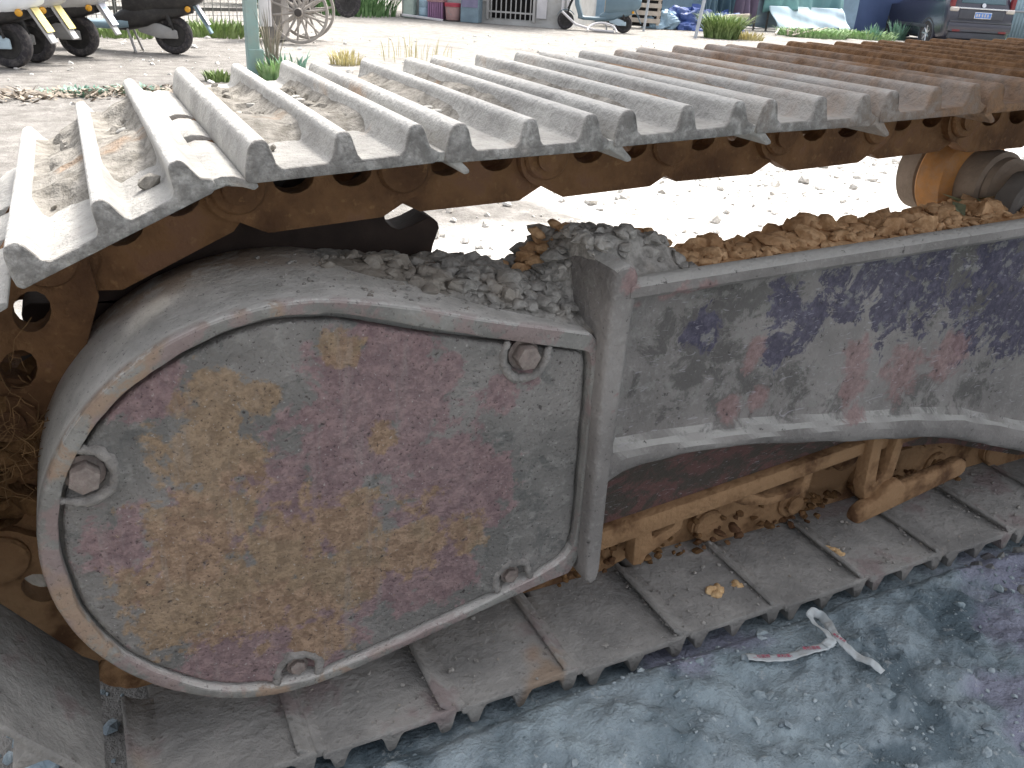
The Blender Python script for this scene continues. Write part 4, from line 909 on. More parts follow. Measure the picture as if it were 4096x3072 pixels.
def blades(name, loc, n, spread, hgt, mat, label, cat='grass', kind=None, wd=.006, lean=.5, seed=1, group=None):
    rs = np.random.RandomState(seed); V = []; F = []
    for q in range(n):
        a = rs.rand()*6.28; r = spread*math.sqrt(rs.rand())
        b = np.array([r*math.cos(a), r*math.sin(a), -.01]); h = hgt*(.5+.6*rs.rand()); ln = lean*(.2+rs.rand())*h
        da = a+rs.normal(0, .5); d = np.array([math.cos(da)*ln, math.sin(da)*ln, 0]); sd_ = np.array([-math.sin(da+rs.normal(0, .6)), math.cos(da), 0])*wd*(.6+.8*rs.rand())
        k = len(V)
        for t, w_ in ((0, 1), (.4, 1.0), (.75, .7)):
            c = b+np.array([0, 0, h*t*(1-.25*t*lean)])+d*t*t; V += [tuple(c-sd_*w_), tuple(c+sd_*w_)]
        V.append(tuple(b+np.array([0, 0, h*(1-.25*lean)])+d))
        F += [(k, k+1, k+3, k+2), (k+2, k+3, k+5, k+4), (k+4, k+5, k+6)]
    me = bpy.data.meshes.new(name); me.from_pydata(V, [], F)
    o = link(name, me, mat); o.location = (loc[0], loc[1], gz(loc[0], loc[1])); return tag(o, label, cat, group, kind)
def leafmat(name, c1, c2):
    t = NT(name); n1 = t.noise(9, 3, .6); col = t.mix(t.step(n1, .3, .7), srgb(c1), srgb(c2)); t.done(col, .6, None, 0, .3)
    t.b.inputs['Subsurface Weight'].default_value = 0.0; return t.m
M_grass = leafmat('fresh_grass', (96, 120, 68), (146, 164, 108)); M_teal = leafmat('dusty_teal_weed', (96, 134, 116), (138, 170, 152)); M_drygrass = leafmat('dry_grass', (170, 158, 112), (206, 198, 150))
M_weed = leafmat('pale_weed', (116, 150, 100), (164, 188, 140))
blades('grass_tuft', (1.02, 7.55), 110, .10, .12, M_grass, 'small green weed tuft left of the steel post', wd=.012, seed=2)
blades('weed', (1.56, 7.72), 150, .13, .22, M_weed, 'green weeds growing at the foot of the steel post', wd=.012, seed=3)
blades('weed', (1.75, 7.95), 60, .16, .28, M_teal, 'dusty bluish weed just right of the steel post', wd=.012, seed=4)
blades('dry_weed', (1.60, 8.02), 60, .06, .62, plain('dry_stem', (150, 142, 130), .9, scale=30), 'dry climbing stems on the hanging board', 'plant', wd=.006, lean=.25, seed=5)
blades('dry_grass_tuft', (2.62, 9.1), 130, .16, .20, M_drygrass, 'pale dry grass tuft behind the upper shoes', wd=.007, seed=6)
blades('dry_grass_tuft', (3.6, 9.6), 60, .45, .30, M_drygrass, 'thin dry stalks beyond the upper shoes', wd=.004, lean=.3, seed=7)
# strip of leaf litter
m = MB(); rs = np.random.RandomState(17)
for q in range(900):
    x = rs.uniform(-.75, .75); y = 6.72+0.30*x+rs.normal(0, .14); z = gz(x, y)+rs.uniform(0, .035); a = rs.rand()*6.28; l = rs.uniform(.015, .045)
    d = Vector((math.cos(a), math.sin(a), rs.normal(0, .4)))*l; s = Vector((-math.sin(a), math.cos(a), rs.normal(0, .4)))*l*.35; c = Vector((x, y, z))
    m.add([c-d, c+s, c+d, c-s], [(0, 1, 2, 3)])
tag(m.build('leaf_litter', plain('grey_leaves', (140, 130, 118), .9, var=.4, scale=9)), 'strip of dry grey leaf litter on the ground before the scooters', 'leaves', kind='stuff')
for k, (x, lab) in enumerate(((-.12, 'left of two low teal weeds in the leaf litter strip'), (.30, 'right of two low teal weeds in the leaf litter strip'))):
    blades('weed', (x, 6.80+.3*x), 130, .22, .07, M_teal, lab, wd=.012, lean=.9, seed=30+k)

# ------------------------------------------------------------------ wire fence and grass bank behind the scooters
M_wire = plain('galvanised_wire', (150, 148, 146), .6, metal=.2, var=.1, scale=10)
M_rail = plain('dark_fence_rail', (92, 90, 88), .7, var=.15, scale=6)
FN = empty('wire_fence', (0, 0, 0)); tag(FN, 'low wire mesh fence with dark rails behind the scooters', 'fence')
A, B = Vector((-3.2, 10.9, 0)), Vector((2.35, 13.3, 0)); L_ = (B-A).length; D_ = (B-A)/L_
m = MB()
for k in range(int(L_/.13)+1):
    p = A+D_*(k*.13); m.tube([p+Vector((0, 0, .02)), p+Vector((0, 0, 1.15))], .007, n=5)
m.build('upright_bars', M_wire, FN)
m = MB()
for h in [.08*i+.06 for i in range(14)]: m.tube([A+Vector((0, .01, h)), B+Vector((0, .01, h))], .0035, n=5)
for k in range(int(L_/.065)+1): p = A+D_*(k*.065)+Vector((0, .012, 0)); m.tube([p+Vector((0, 0, .02)), p+Vector((0, 0, 1.15))], .0028, n=4)
m.build('mesh_wires', M_wire, FN)
for h in (.30, .62, 1.12):
    m = MB(); m.box((A+B)/2+Vector((0, .02, h)), (L_, .03, .045), Matrix.Rotation(math.atan2(D_.y, D_.x), 4, 'Z')); m.build('rail', M_rail, FN)
for k in range(4):
    p = A+D_*(L_*k/3); m = MB(); m.box((p.x, p.y+.05, .62), (.05, .05, 1.24)); m.build('fence_post', M_rail, FN)
blades('grass_bank', (1.75, 12.55), 500, .62, .24, M_grass, 'green grass strip along the wire fence', kind='stuff', wd=.014, seed=8)
blades('grass_bank', (0.55, 12.0), 300, .55, .20, M_grass, 'green grass behind the black scooter', kind='stuff', wd=.014, seed=9)

# ------------------------------------------------------------------ cart with spoked wheels
M_wood = plain('grey_cart_wood', (158, 152, 146), .85, var=.15, scale=7, dust=.3)
M_iron = plain('cart_hub_iron', (64, 60, 58), .6, var=.2, scale=20)
CT = empty('hand_cart', (2.66, 11.42, 0)); tag(CT, 'old grey hand cart with two spoked wooden wheels', 'cart')
ax = Vector((.30, .80, 0)); axn = ax.normalized()
def spoked(c, r):
    W = empty('cart_wheel', c); W.parent = CT
    m = MB(); m.lathe([(-.022, r*.90), (-.026, r*.93), (-.026, r*.985), (-.02, r), (.02, r), (.026, r*.985), (.026, r*.93), (.022, r*.90)], (0, 0, 0), axis=axn, n=48, closed=True); m.build('rim', M_wood, W)
    up = Vector((0, 0, 1)); sd_ = axn.cross(up)
    for k in range(14):
        a = 2*math.pi*(k+.3)/14; d = sd_*math.cos(a)+up*math.sin(a); m = MB(); m.tube([d*.04, d*r*.5, d*r*.93], [.020, .015, .013], n=8); m.build('spoke', M_wood, W)
    m = MB(); m.lathe([(-.08, .03), (-.075, .045), (-.03, .06), (.03, .06), (.075, .045), (.08, .03)], (0, 0, 0), axis=axn, n=24); m.build('hub', M_wood, W)
    m = MB(); m.lathe([(-.088, .030), (-.086, .047), (-.070, .050), (-.068, .044)], (0, 0, 0), axis=axn, n=24); m.build('hub_band', M_iron, W)
spoked((0, 0, .385), .385); spoked((ax.x, ax.y, .385), .385)
m = MB(); m.tube([(0, 0, .385), (ax.x, ax.y, .385)], .025, n=10); m.build('axle', M_iron, CT)
R_ = Matrix.Rotation(math.atan2(ax.y, ax.x)-math.pi/2, 4, 'Z')
for k in range(5): m = MB(); m.box(Vector((-.26-.14*(k % 5)+.30, .43+.0, .72)), (.13, .70, .03), R_); m.build('deck_plank', M_wood, CT, bev=.004)
m = MB(); m.box((-.20, .50, .30), (.26, .62, .52), R_); m.build('cart_box', plain('cart_box_board', (136, 132, 128), .9, var=.12, scale=5), CT, bev=.01)
m = MB(); m.tube([(-.2, .2, .72), (-1.0, .0, .74)], .025); m.tube([(0, .8, .72), (-.85, .6, .74)], .025); m.build('shaft', M_wood, CT)
# ------------------------------------------------------------------ house on the far side
M_wall = plain('whitewashed_wall', (186, 186, 184), .9, var=.08, scale=2.2, bump=.2, dust=.5)
M_frame = plain('grey_window_frame', (176, 174, 172), .7, var=.08, scale=5)
M_void = plain('dark_interior', (48, 46, 46), .9, var=.2, scale=5)
W0, W1 = Vector((6.75, 19.15, 0)), Vector((9.62, 16.75, 0)); wl = (W1-W0).length; wa = math.atan2((W1-W0).y, (W1-W0).x)
HS = empty('house', W0, wa); tag(HS, 'low whitewashed house wall with a barred window across the yard', 'house')
def hb(name, x0, x1, y0, y1, z0, z1, mat, bev=0.0): m = MB(); m.box(((x0+x1)/2, (y0+y1)/2, (z0+z1)/2), (x1-x0, y1-y0, z1-z0)); return m.build(name, mat, HS, bev=bev)
GX0, GX1 = 2.02, 3.02            # barred opening
hb('wall', 0, GX0, 0, .22, -.05, 3.0, M_wall); hb('wall', GX1, wl, 0, .22, -.05, 3.0, M_wall); hb('wall', GX0+.001, GX1-.001, 0.002, .218, 1.9, 3.0, M_wall); hb('wall', GX0+.001, GX1-.001, .002, .218, -.05, .10, M_wall)
hb('plinth', -.02, wl+.02, -.06, -.001, -.05, .05, M_wall); hb('back_room', GX0-.2, GX1+.2, .9, .95, 0, 2.6, M_void); hb('end_wall', wl-.22, wl-.001, .221, 4.0, -.05, 3.0, M_wall); hb('end_wall', .001, .22, .221, 4.0, -.05, 3.0, M_wall)
hb('roof', -.3, wl+.3, -.4, 4.2, 3.0, 3.12, M_rail)
GR = empty('window_grille'); GR.parent = HS
for k in range(9):
    m = MB(); x = GX0+.06+k*(GX1-GX0-.12)/8; m.tube([(x, -.03, .10), (x, -.03, 1.9)], .014, n=8); m.build('bar', M_frame, GR)
for h in (.24, 1.0, 1.86): m = MB(); m.box(((GX0+GX1)/2, -.035, h), (GX1-GX0, .02, .035)); m.build('cross_bar', M_frame, GR)
for x in (GX0-.02, GX1+.02): m = MB(); m.box((x, -.03, 1.0), (.05, .05, 1.85)); m.build('grille_post', M_frame, GR)
hb('shutter_panel', 1.42, 1.98, -.05, -.008, .42, 1.8, M_frame, .004); hb('door_board', 3.10, 3.32, -.05, -.008, .16, 1.9, M_board, .004)
hb('downpipe', wl-.10, wl-.04, -.10, -.05, 0, 2.9, M_board, .01); hb('downpipe', wl+.02, wl+.07, -.10, -.05, 0, 2.9, M_board, .01)
def toW(x, y=-.3): return W0+Vector((math.cos(wa)*x-math.sin(wa)*y, math.sin(wa)*x+math.cos(wa)*y, 0))
p = toW(.28, -.25); m = MB(); m.box((0, 0, 1.4), (.24, .24, 2.8)); o = m.build('corner_pillar', plain('pale_green_pillar', (176, 190, 180), .8, scale=3), bev=.015); o.location = p; o.rotation_euler.z = wa; tag(o, 'pale green pillar at the left corner of the house', 'pillar')
def pail(name, x, r, h, mat, lid, label, y=-.30):
    P = empty(name, toW(x, y)); tag(P, label, 'bucket'); m = MB(); m.lathe([(0, r*.82), (h*.02, r*.84), (h*.75, r*.97), (h*.76, r*1.02), (h*.80, r*1.02), (h*.81, r*.98), (h*.97, r)], (0, 0, .02), axis=(0, 0, 1), n=28); m.build('pail', mat, P)
    m = MB(); m.lathe([(h*.78, r*1.03), (h*.79, r*1.07), (h*.97, r*1.07), (h, r*1.0), (h*1.01, r*.4)], (0, 0, .02), axis=(0, 0, 1), n=28); m.build('lid', lid, P)
    m = MB(); m.tube([(r*math.cos(a)*1.02, r*math.sin(a)*.2-r*.9, h*.7-r*.7*math.sin(a)) for a in [math.pi*i/12 for i in range(13)]], .005, n=6); m.build('handle', M_frame, P)
pail('paint_bucket', 1.30, .185, .34, plain('faded_pink_pail', (184, 150, 146), .5, scale=6, bump=0), plain('red_lid', (176, 70, 84), .5, scale=6, bump=0), 'faded pink bucket with red lid by the house wall')
P = empty('plastic_crate', toW(.92, -.28), wa); tag(P, 'purple slatted plastic crate by the house wall', 'crate'); M_crate = plain('mauve_crate', (146, 110, 142), .5, scale=6, bump=0); M_crim = plain('crate_rim', (160, 124, 126), .5, scale=6, bump=0)
for k in range(14): m = MB(); m.box((-.15+.05*(k % 7), -.13 if k < 7 else .13, .19), (.032, .015, .36)); m.build('slat', M_crate, P)
m = MB(); m.box((-.165, 0, .19), (.012, .24, .36)); m.box((.165, 0, .19), (.012, .24, .36)); m.box((0, 0, .02), (.33, .25, .02)); m.box((0, -.10, .19), (.31, .01, .33)); m.build('crate_side', M_crate, P); m = MB(); m.box((0, -.135, .385), (.37, .03, .05)); m.box((0, .135, .385), (.37, .03, .05)); m.box((-.175, 0, .385), (.02, .24, .05)); m.box((.175, 0, .385), (.02, .24, .05)); m.build('crate_rim', M_crim, P)
P = empty('steel_cabinet', toW(1.72, -.33), wa); tag(P, 'small blue-grey steel cabinet beside the barred window', 'cabinet'); M_cab = plain('blue_grey_cabinet', (126, 146, 158), .6, scale=5)
m = MB(); m.box((0, 0, .27), (.40, .30, .54)); m.build('cabinet_body', M_cab, P, bev=.008); m = MB(); m.box((0, -.156, .40), (.36, .012, .20)); m.build('vent_panel', plain('mauve_grey_panel', (128, 124, 150), .6, scale=5), P); m = MB(); m.box((0, 0, .56), (.46, .34, .03)); m.build('cabinet_top', M_frame, P, bev=.004)
P = empty('water_jug', toW(.62, -.22), wa); tag(P, 'pale blue water jugs crate next to the corner pillar', 'jug'); M_jug = plain('pale_blue_jug', (158, 182, 196), .3, scale=6, bump=0)
m = MB(); m.lathe([(0, .12), (.02, .135), (.16, .135), (.17, .128), (.18, .135), (.30, .135), (.36, .08), (.38, .035), (.43, .035)], (0, 0, .06), axis=(0, 0, 1), n=24); m.build('jug_body', M_jug, P); m = MB(); m.box((0, 0, .03), (.34, .30, .06)); m.build('jug_stand', M_cab, P, bev=.005)
m = MB(); m.box((0, 0, 0), (.95, .09, .04)); o = m.build('timber_plank', M_board, bev=.004); q = toW(.75, -.75); o.location = (q.x, q.y, .045); o.rotation_euler = (0, .05, wa-.12); tag(o, 'white plank lying before the crate at the house', 'plank')
m = MB(); m.tube([(0, 0, .35), (.3, 0, .12), (.7, -.1, .03), (1.1, -.2, .02)], .025, n=8); o = m.build('bent_pipe', M_board); o.location = toW(3.75, -.5); o.rotation_euler.z = wa+.35; tag(o, 'pale pipe sloping to the ground before the grey-blue scooter', 'pipe')
m = MB(); m.tube([(.55*math.cos(a)*.55, .22*math.sin(a), .02+.16*abs(math.sin(a))) for a in [math.pi*i/14 for i in range(15)]], .022, n=8); o = m.build('hose_loop', M_board); o.location = (9.95, 15.75, .0); o.rotation_euler.z = wa+.2; tag(o, 'white hose arched on the ground below the grey-blue scooter', 'hose')

# green bank left of the house
def leaves(name, loc, n, rx, ry, rz_, size, mat, par=None, seed=1):
    rs = np.random.RandomState(seed); V = np.empty((n*4, 3)); d = rs.normal(size=(n, 3)); d /= np.linalg.norm(d, axis=1)[:, None]
    c = d*(rs.rand(n)**.45)[:, None]*np.array([rx, ry, rz_])+np.array([0, 0, rz_]); lump = fbm(c[:, 0]*1.3, c[:, 1]*1.3, c[:, 2]*1.3, o=2, s=seed)
    c = c*(1+.25*lump)[:, None]; a = rs.normal(size=(n, 3)); a /= np.linalg.norm(a, axis=1)[:, None]; b = np.cross(a, rs.normal(size=(n, 3))); b /= np.linalg.norm(b, axis=1)[:, None]
    s = size*(.5+rs.rand(n))[:, None]
    V[0::4] = c-a*s; V[1::4] = c+b*s*.4; V[2::4] = c+a*s; V[3::4] = c-b*s*.4
    me = bpy.data.meshes.new(name); me.from_pydata(V.tolist(), [], np.arange(n*4).reshape(-1, 4).tolist()); o = link(name, me, mat, par)
    if par is None: o.location = loc
    else: o.location = loc
    return o
M_bush = leafmat('shrub_leaf', (70, 104, 62), (122, 154, 104)); M_bark = plain('bark', (110, 96, 82), .9, var=.25, scale=12, bump=.6)
def shrub(loc, r, h, label, seed, mat=None, n=1500, size=.10):
    S = empty('shrub', (loc[0], loc[1], gz(*loc))); tag(S, label, 'shrub', 'shrubs along the yard edge'); leaves('crown', (0, 0, 0), n, r, r, h/2, size, mat or M_bush, S, seed)
    rs = np.random.RandomState(seed)
    for k in range(4): m = MB(); m.tube([(rs.normal(0, .05), rs.normal(0, .05), -.02), (rs.normal(0, r*.3), rs.normal(0, r*.3), h*.6)], [.03, .012], n=6); m.build('stem', M_bark, S)
shrub((5.35, 20.6), 1.0, 1.5, 'leafy green shrub left of the house pillar, nearer of the bank', 51); shrub((4.2, 21.5), 1.2, 1.9, 'broad green shrub behind the cart wheels', 52); shrub((6.2, 21.4), .9, 1.7, 'dark green shrub close behind the house pillar', 53, leafmat('dark_shrub_leaf', (54, 92, 70), (100, 136, 110)))
shrub((2.3, 24.0), 1.6, 2.4, 'tall far shrub behind the wire fence, left', 54); shrub((0.2, 23.0), 1.8, 2.6, 'wide far shrub behind the scooters', 55); shrub((-3.0, 20.0), 2.0, 2.8, 'big shrub far left beyond the scooters', 56)
blades('tall_grass', (5.5, 19.3), 500, 1.1, .55, M_bush, 'tall green grass left of the house', kind='stuff', wd=.02, seed=14)
# dark bicycles heaped far behind the cart
P = empty('bicycle', (4.15, 17.6, 0), .25); tag(P, 'dark bicycle parked far behind the cart wheels', 'bicycle')
for x in (0, 1.02): W = wheel(P, x, .31, .31, .035, 'wheel')
m = MB()
for a, b in (((0, 0, .31), (.42, 0, .30)), ((.42, 0, .30), (.30, 0, .82)), ((0, 0, .31), (.33, 0, .70)), ((.42, 0, .30), (.88, 0, .70)), ((.33, 0, .70), (.88, 0, .78)), ((.86, 0, .85), (1.02, 0, .31))): m.tube([a, b], .018, n=8)
m.tube([(.82, -.25, .98), (.86, 0, .92), (.82, .25, .98)], .014); m.tube([(.86, 0, .92), (.86, 0, .82)], .016); m.build('frame', M_black, P); m = MB(); m.box((.28, 0, .86), (.24, .14, .06)); m.build('saddle', M_black, P, bev=.02)

# ------------------------------------------------------------------ pallet stack, blue tarp heap, poles
M_slat = plain('pallet_wood', (190, 180, 168), .85, var=.12, scale=6)
P = empty('shutter_rack', (12.35, 18.35, 0), -.62); tag(P, 'grey-white slatted wooden rack standing behind the grey-blue scooter', 'rack')
for k in range(9): m = MB(); m.box((0, 0, .16+.17*k), (1.35, .03, .10)); m.build('slat', M_slat, P, bev=.004)
for x in (-.66, -.05, .62): m = MB(); m.box((x, .04, .80), (.07, .04, 1.6)); m.build('upright', M_slat, P, bev=.004)
m = MB(); m.box((0, .10, .80), (1.36, .03, 1.55)); m.build('back_board', M_void, P)
M_btarp = plain('blue_tarp', (62, 84, 140), .5, var=.3, scale=3, bump=.3, dist=.02); M_gtarp = plain('pale_blue_tarp', (140, 166, 184), .5, var=.12, scale=3, bump=.3, dist=.02)
def heap(name, loc, rx, ry, h, mat, label, seed):
    m = MB(); n1, n2 = 60, 24; rs = np.random.RandomState(seed)
    I, J = np.meshgrid(np.arange(n1), np.arange(n2), indexing='ij'); a = 2*np.pi*I/n1; t = J/(n2-1); r = np.where(J < n2-1, np.clip(np.cos(t*1.57), 0, 1)**.6, 0)
    cr = fbm(np.cos(a)*2.2+seed, np.sin(a)*2.2, t*3, o=4, s=seed); rg = np.abs(fbm(np.cos(a)*4, np.sin(a)*4, t*6, o=3, s=seed+9)); k = 1+.45*cr-.30*rg
    PX, PY, PZ = rx*r*k*np.cos(a), ry*r*k*np.sin(a), h*np.sin(t*1.57)*(1+.5*cr)-.01
    fn = lambda i, j: (PX[i, j], PY[i, j], PZ[i, j])
    m.grid(fn, n1, n2, wrap=True); o = m.build(name, mat, ang=40); o.location = (loc[0], loc[1], 0); return tag(o, label, 'tarp')
heap('blue_tarp', (14.0, 18.25), .72, .45, .48, M_btarp, 'crumpled bright blue tarp heaped on the ground', 3)
heap('blue_tarp', (14.75, 17.75), .45, .4, .40, M_btarp, 'smaller crumpled blue tarp at the foot of the leaning pole', 5)
heap('grey_tarp', (13.2, 18.35), .55, .40, .38, M_gtarp, 'pale grey-blue tarp bundle left of the blue heap', 6)
M_pole = plain('pale_steel_pole', (172, 178, 184), .5, var=.06, scale=6)
def pole(p0, p1, r, label, name='pole'): m = MB(); m.tube([p0, p1], r, n=12); return tag(m.build(name, M_pole), label, 'pole')
pole((11.80, 15.02, -.02), (12.15, 15.05, 2.4), .036, 'pale steel pole leaning right beside the grass clump')
pole((11.70, 16.83, -.02), (11.85, 16.83, 2.2), .030, 'thin upright pole right of the grey-blue scooter')
pole((11.05, 17.0, -.02), (11.05, 17.0, 2.2), .05, 'bluish pole behind the tail of the grey-blue scooter')

# ------------------------------------------------------------------ tarpaulin shelters
def cloth(name, p0, p1, z0, z1, mat, label, par=None, folds=7, amp=.08, sway=0.0, seed=1, n=70, thin=.012, top_in=0.0, cat='tarp', hem=0.04):
    m = MB(); p0, p1 = Vector(p0), Vector(p1); d = (p1-p0); L = d.length; d /= L; nn = Vector((d.y, -d.x, 0)); nz = 26
    u = np.linspace(0, 1, n); base = np.sin(u*folds*6.28+seed)*.6+fbm(u*folds*1.7, u*0+seed, o=3, s=seed)*1.2
    def fn(i, j):
        t = j/(nz-1); z = z0+(z1-z0)*t+(hem*base[i] if j == 0 else 0)
        w_ = amp*base[i]*(1-.45*t)+amp*.5*math.sin(t*7+u[i]*9+seed)
        q = p0+d*(L*(u[i]+sway*(1-t)))+nn*(w_-top_in*t); return (q.x, q.y, z)
    m.grid(fn, n, nz); o = m.build(name, mat, par, ang=70); o.modifiers.new('thick', 'SOLIDIFY').thickness = thin
    if par is None: tag(o, label, cat)
    return o
M_ct1 = plain('slate_tarp', (92, 116, 126), .7, var=.15, scale=2, bump=.3, dist=.02); M_ct2 = plain('mauve_cloth', (112, 100, 120), .8, var=.15, scale=2, bump=.3, dist=.02); M_ct3 = plain('dark_teal_cloth', (56, 80, 92), .8, var=.15, scale=2, bump=.3, dist=.02)
M_ct4 = plain('teal_tarp', (110, 154, 154), .6, var=.12, scale=2, bump=.3, dist=.02); M_ct5 = plain('pale_tarp', (176, 196, 206), .6, var=.06, scale=2, bump=.3, dist=.02); M_ct6 = plain('navy_tarp', (78, 94, 134), .7, var=.10, scale=1.2, bump=.3, dist=.02); M_ct7 = plain('grey_blue_panel', (134, 152, 166), .7, var=.08, scale=2)
cloth('hanging_tarp', (14.45, 18.45, 0), (15.05, 18.65, 0), .12, 2.6, M_ct1, 'slate grey tarp hanging at the left of the shelters', folds=3, seed=1)
cloth('hanging_tarp', (15.05, 18.68, 0), (15.72, 18.78, 0), .20, 2.6, M_ct3, 'dark teal cloth hanging behind the grass clump', folds=3, seed=2)
cloth('hanging_tarp', (15.72, 18.72, 0), (16.40, 18.80, 0), .12, 2.6, M_ct2, 'mauve cloth hanging between teal and grey panels', folds=3, seed=3, amp=.12)
cloth('hanging_tarp', (16.40, 18.95, 0), (17.6, 19.1, 0), .10, 2.6, M_ct7, 'plain grey-blue panel with a dark window frame', folds=1, seed=4, amp=.03)
P = empty('window_frame', (0, 0, 0)); tag(P, 'dark metal frame standing before the grey-blue panel', 'frame')
for a, b in (((16.5, 18.78, .0), (16.5, 18.78, 2.4)), ((17.0, 18.86, .0), (17.0, 18.86, 2.4)), ((16.45, 18.77, .88), (17.6, 18.93, .84)), ((16.45, 18.77, 1.5), (17.6, 18.93, 1.5))): m = MB(); m.tube([a, b], .028, n=8); m.build('frame_bar', M_rail, P)
cloth('hanging_tarp', (17.0, 18.72, 0), (20.9, 19.95, 0), .50, 2.6, M_ct4, 'teal tarp sloping over the pale tarp', folds=5, amp=.10, seed=5, top_in=.3, sway=-.05)
cloth('pale_tarp', (16.9, 18.25, 0), (20.6, 19.35, 0), .10, .62, M_ct5, 'pale white-blue tarp stretched low along the shelter', folds=3, amp=.06, seed=6, top_in=.40)
cloth('navy_tarp', (19.61, 18.25, 0), (21.55, 17.95, 0), .04, 2.8, M_ct6, 'large dark blue tarp sheet hung flat beside the car', folds=1, amp=.05, seed=7, sway=-.04, thin=.02)
cloth('backdrop_tarp', (12.0, 20.2, 0), (24.0, 21.0, 0), 0, 2.7, M_gtarp, 'pale blue tarp wall behind the shelters', folds=8, amp=.06, seed=8)
blades('grass_clump', (12.75, 15.35), 900, .36, .62, M_grass, 'bright green grass clump beside the leaning pole', wd=.012, lean=.75, seed=11)
blades('dry_grass_tuft', (13.45, 15.35), 160, .35, .22, M_drygrass, 'dry grass right of the green clump', wd=.012, seed=12)
blades('weed_strip', (16.9, 17.0), 700, .85, .26, M_weed, 'green weeds in front of the pale tarp', kind='stuff', wd=.02, lean=.8, seed=13)
blades('weed_strip', (18.7, 17.2), 700, .95, .26, M_weed, 'green weeds in front of the dark blue tarp', kind='stuff', wd=.02, lean=.8, seed=15)
blades('tall_weed', (19.9, 17.0), 60, .22, .55, M_teal, 'tall teal weed at the corner of the dark blue tarp', 'plant', wd=.02, lean=.4, seed=16)
blades('tall_weed', (18.6, 16.6), 40, .15, .45, M_teal, 'small teal weed before the dark blue tarp', 'plant', wd=.02, lean=.4, seed=18)
blades('weed_strip', (21.2, 14.6), 500, 1.0, .20, M_weed, 'low weeds behind the rear wheels of the car', kind='stuff', wd=.02, lean=.8, seed=17)
# fallen sticks
m = MB(); rs = np.random.RandomState(5)
for k in range(9): a = rs.rand()*3; m.tube([(rs.normal(0, .3), rs.normal(0, .1), .03), (rs.normal(0, .5), rs.normal(0, .2), .12+.1*rs.rand())], .02, n=6)
o = m.build('stick_pile', M_slat); o.location = (16.2, 16.9, 0); tag(o, 'pale sticks lying between the weeds and the shelters', 'sticks', kind='stuff')
m = MB()
for k in range(4): m.tube([(-.55, -.05*k, .05+.05*k), (-.1, -.05*k, .30+.03*k), (.5, -.05*k, .38+.02*k)], .022, n=8)
o = m.build('bent_bamboo', M_slat); o.location = (14.3, 17.2, 0); o.rotation_euler.z = -.3; tag(o, 'bent pale bamboo poles right of the grass clump', 'bamboo')

# ------------------------------------------------------------------ car
M_car = plain('dark_car_paint', (52, 52, 66), .25, spec=.6, var=.05, scale=3, bump=0, coat=.6); M_glass = plain('car_glass', (66, 92, 102), .12, spec=.8, var=.1, scale=2, bump=0); M_chrome = plain('chrome_trim', (214, 216, 220), .2, metal=.7, var=.03, scale=6, bump=0)
M_lampw = plain('clear_lamp', (196, 188, 182), .2, spec=.7, var=.05, scale=10, bump=0); M_bump = plain('car_lower_trim', (74, 76, 84), .55, var=.1, scale=5, bump=0); M_redl = plain('dark_red_lens', (120, 44, 50), .3, spec=.5, var=.1, scale=20, bump=0); M_bplate = plain('blue_number_plate', (92, 132, 200), .4, var=.04, scale=20, bump=0)
CAR = empty('parked_car', (20.45, 15.55, -.08), rad(90-24)); tag(CAR, 'dark family car seen from behind at the far right', 'car'); CAR.scale = (.97, .97, .97)
n_ = 28
def carsec(i, k):
    x, hw, zb, zs, hr, zr = CS[i]     # half width at the waist, bottom, shoulder, roof half width, roof z
    prof = [(0, zb), (hw*.80, zb), (hw*.95, zb+.06), (hw, zb+.25), (hw*1.0, zs*.80), (hw*.98, zs), (hr+.02, zr-.10), (hr-.06, zr-.02), (hr*.5, zr), (0, zr+.01)]
    if k < 10: return (x, prof[k][0], prof[k][1])
    q = prof[18-k]; return (x, -q[0], q[1])
CS = [(-.86, .80, .34, .92, .60, 1.00), (-.83, .85, .28, .96, .66, 1.12), (-.78, .87, .25, 1.0, .66, 1.30), (-.62, .89, .22, 1.02, .62, 1.58), (-.40, .90, .20, 1.02, .60, 1.66), (.4, .90, .20, 1.01, .60, 1.68), (1.3, .90, .20, 1.0, .58, 1.66), (1.9, .90, .20, .98, .56, 1.52), (2.5, .89, .20, .96, .62, 1.10), (3.2, .87, .22, .90, .66, .96), (3.55, .78, .28, .80, .5, .82)]
m = MB(); m.add([carsec(i, k) for i in range(len(CS)) for k in range(18)], [(i*18+k, i*18+(k+1) % 18, (i+1)*18+(k+1) % 18, (i+1)*18+k) for i in range(len(CS)-1) for k in range(18)]+[tuple(range(17, -1, -1)), tuple((len(CS)-1)*18+k for k in range(18))]); m.build('body', M_car, CAR, ang=40)
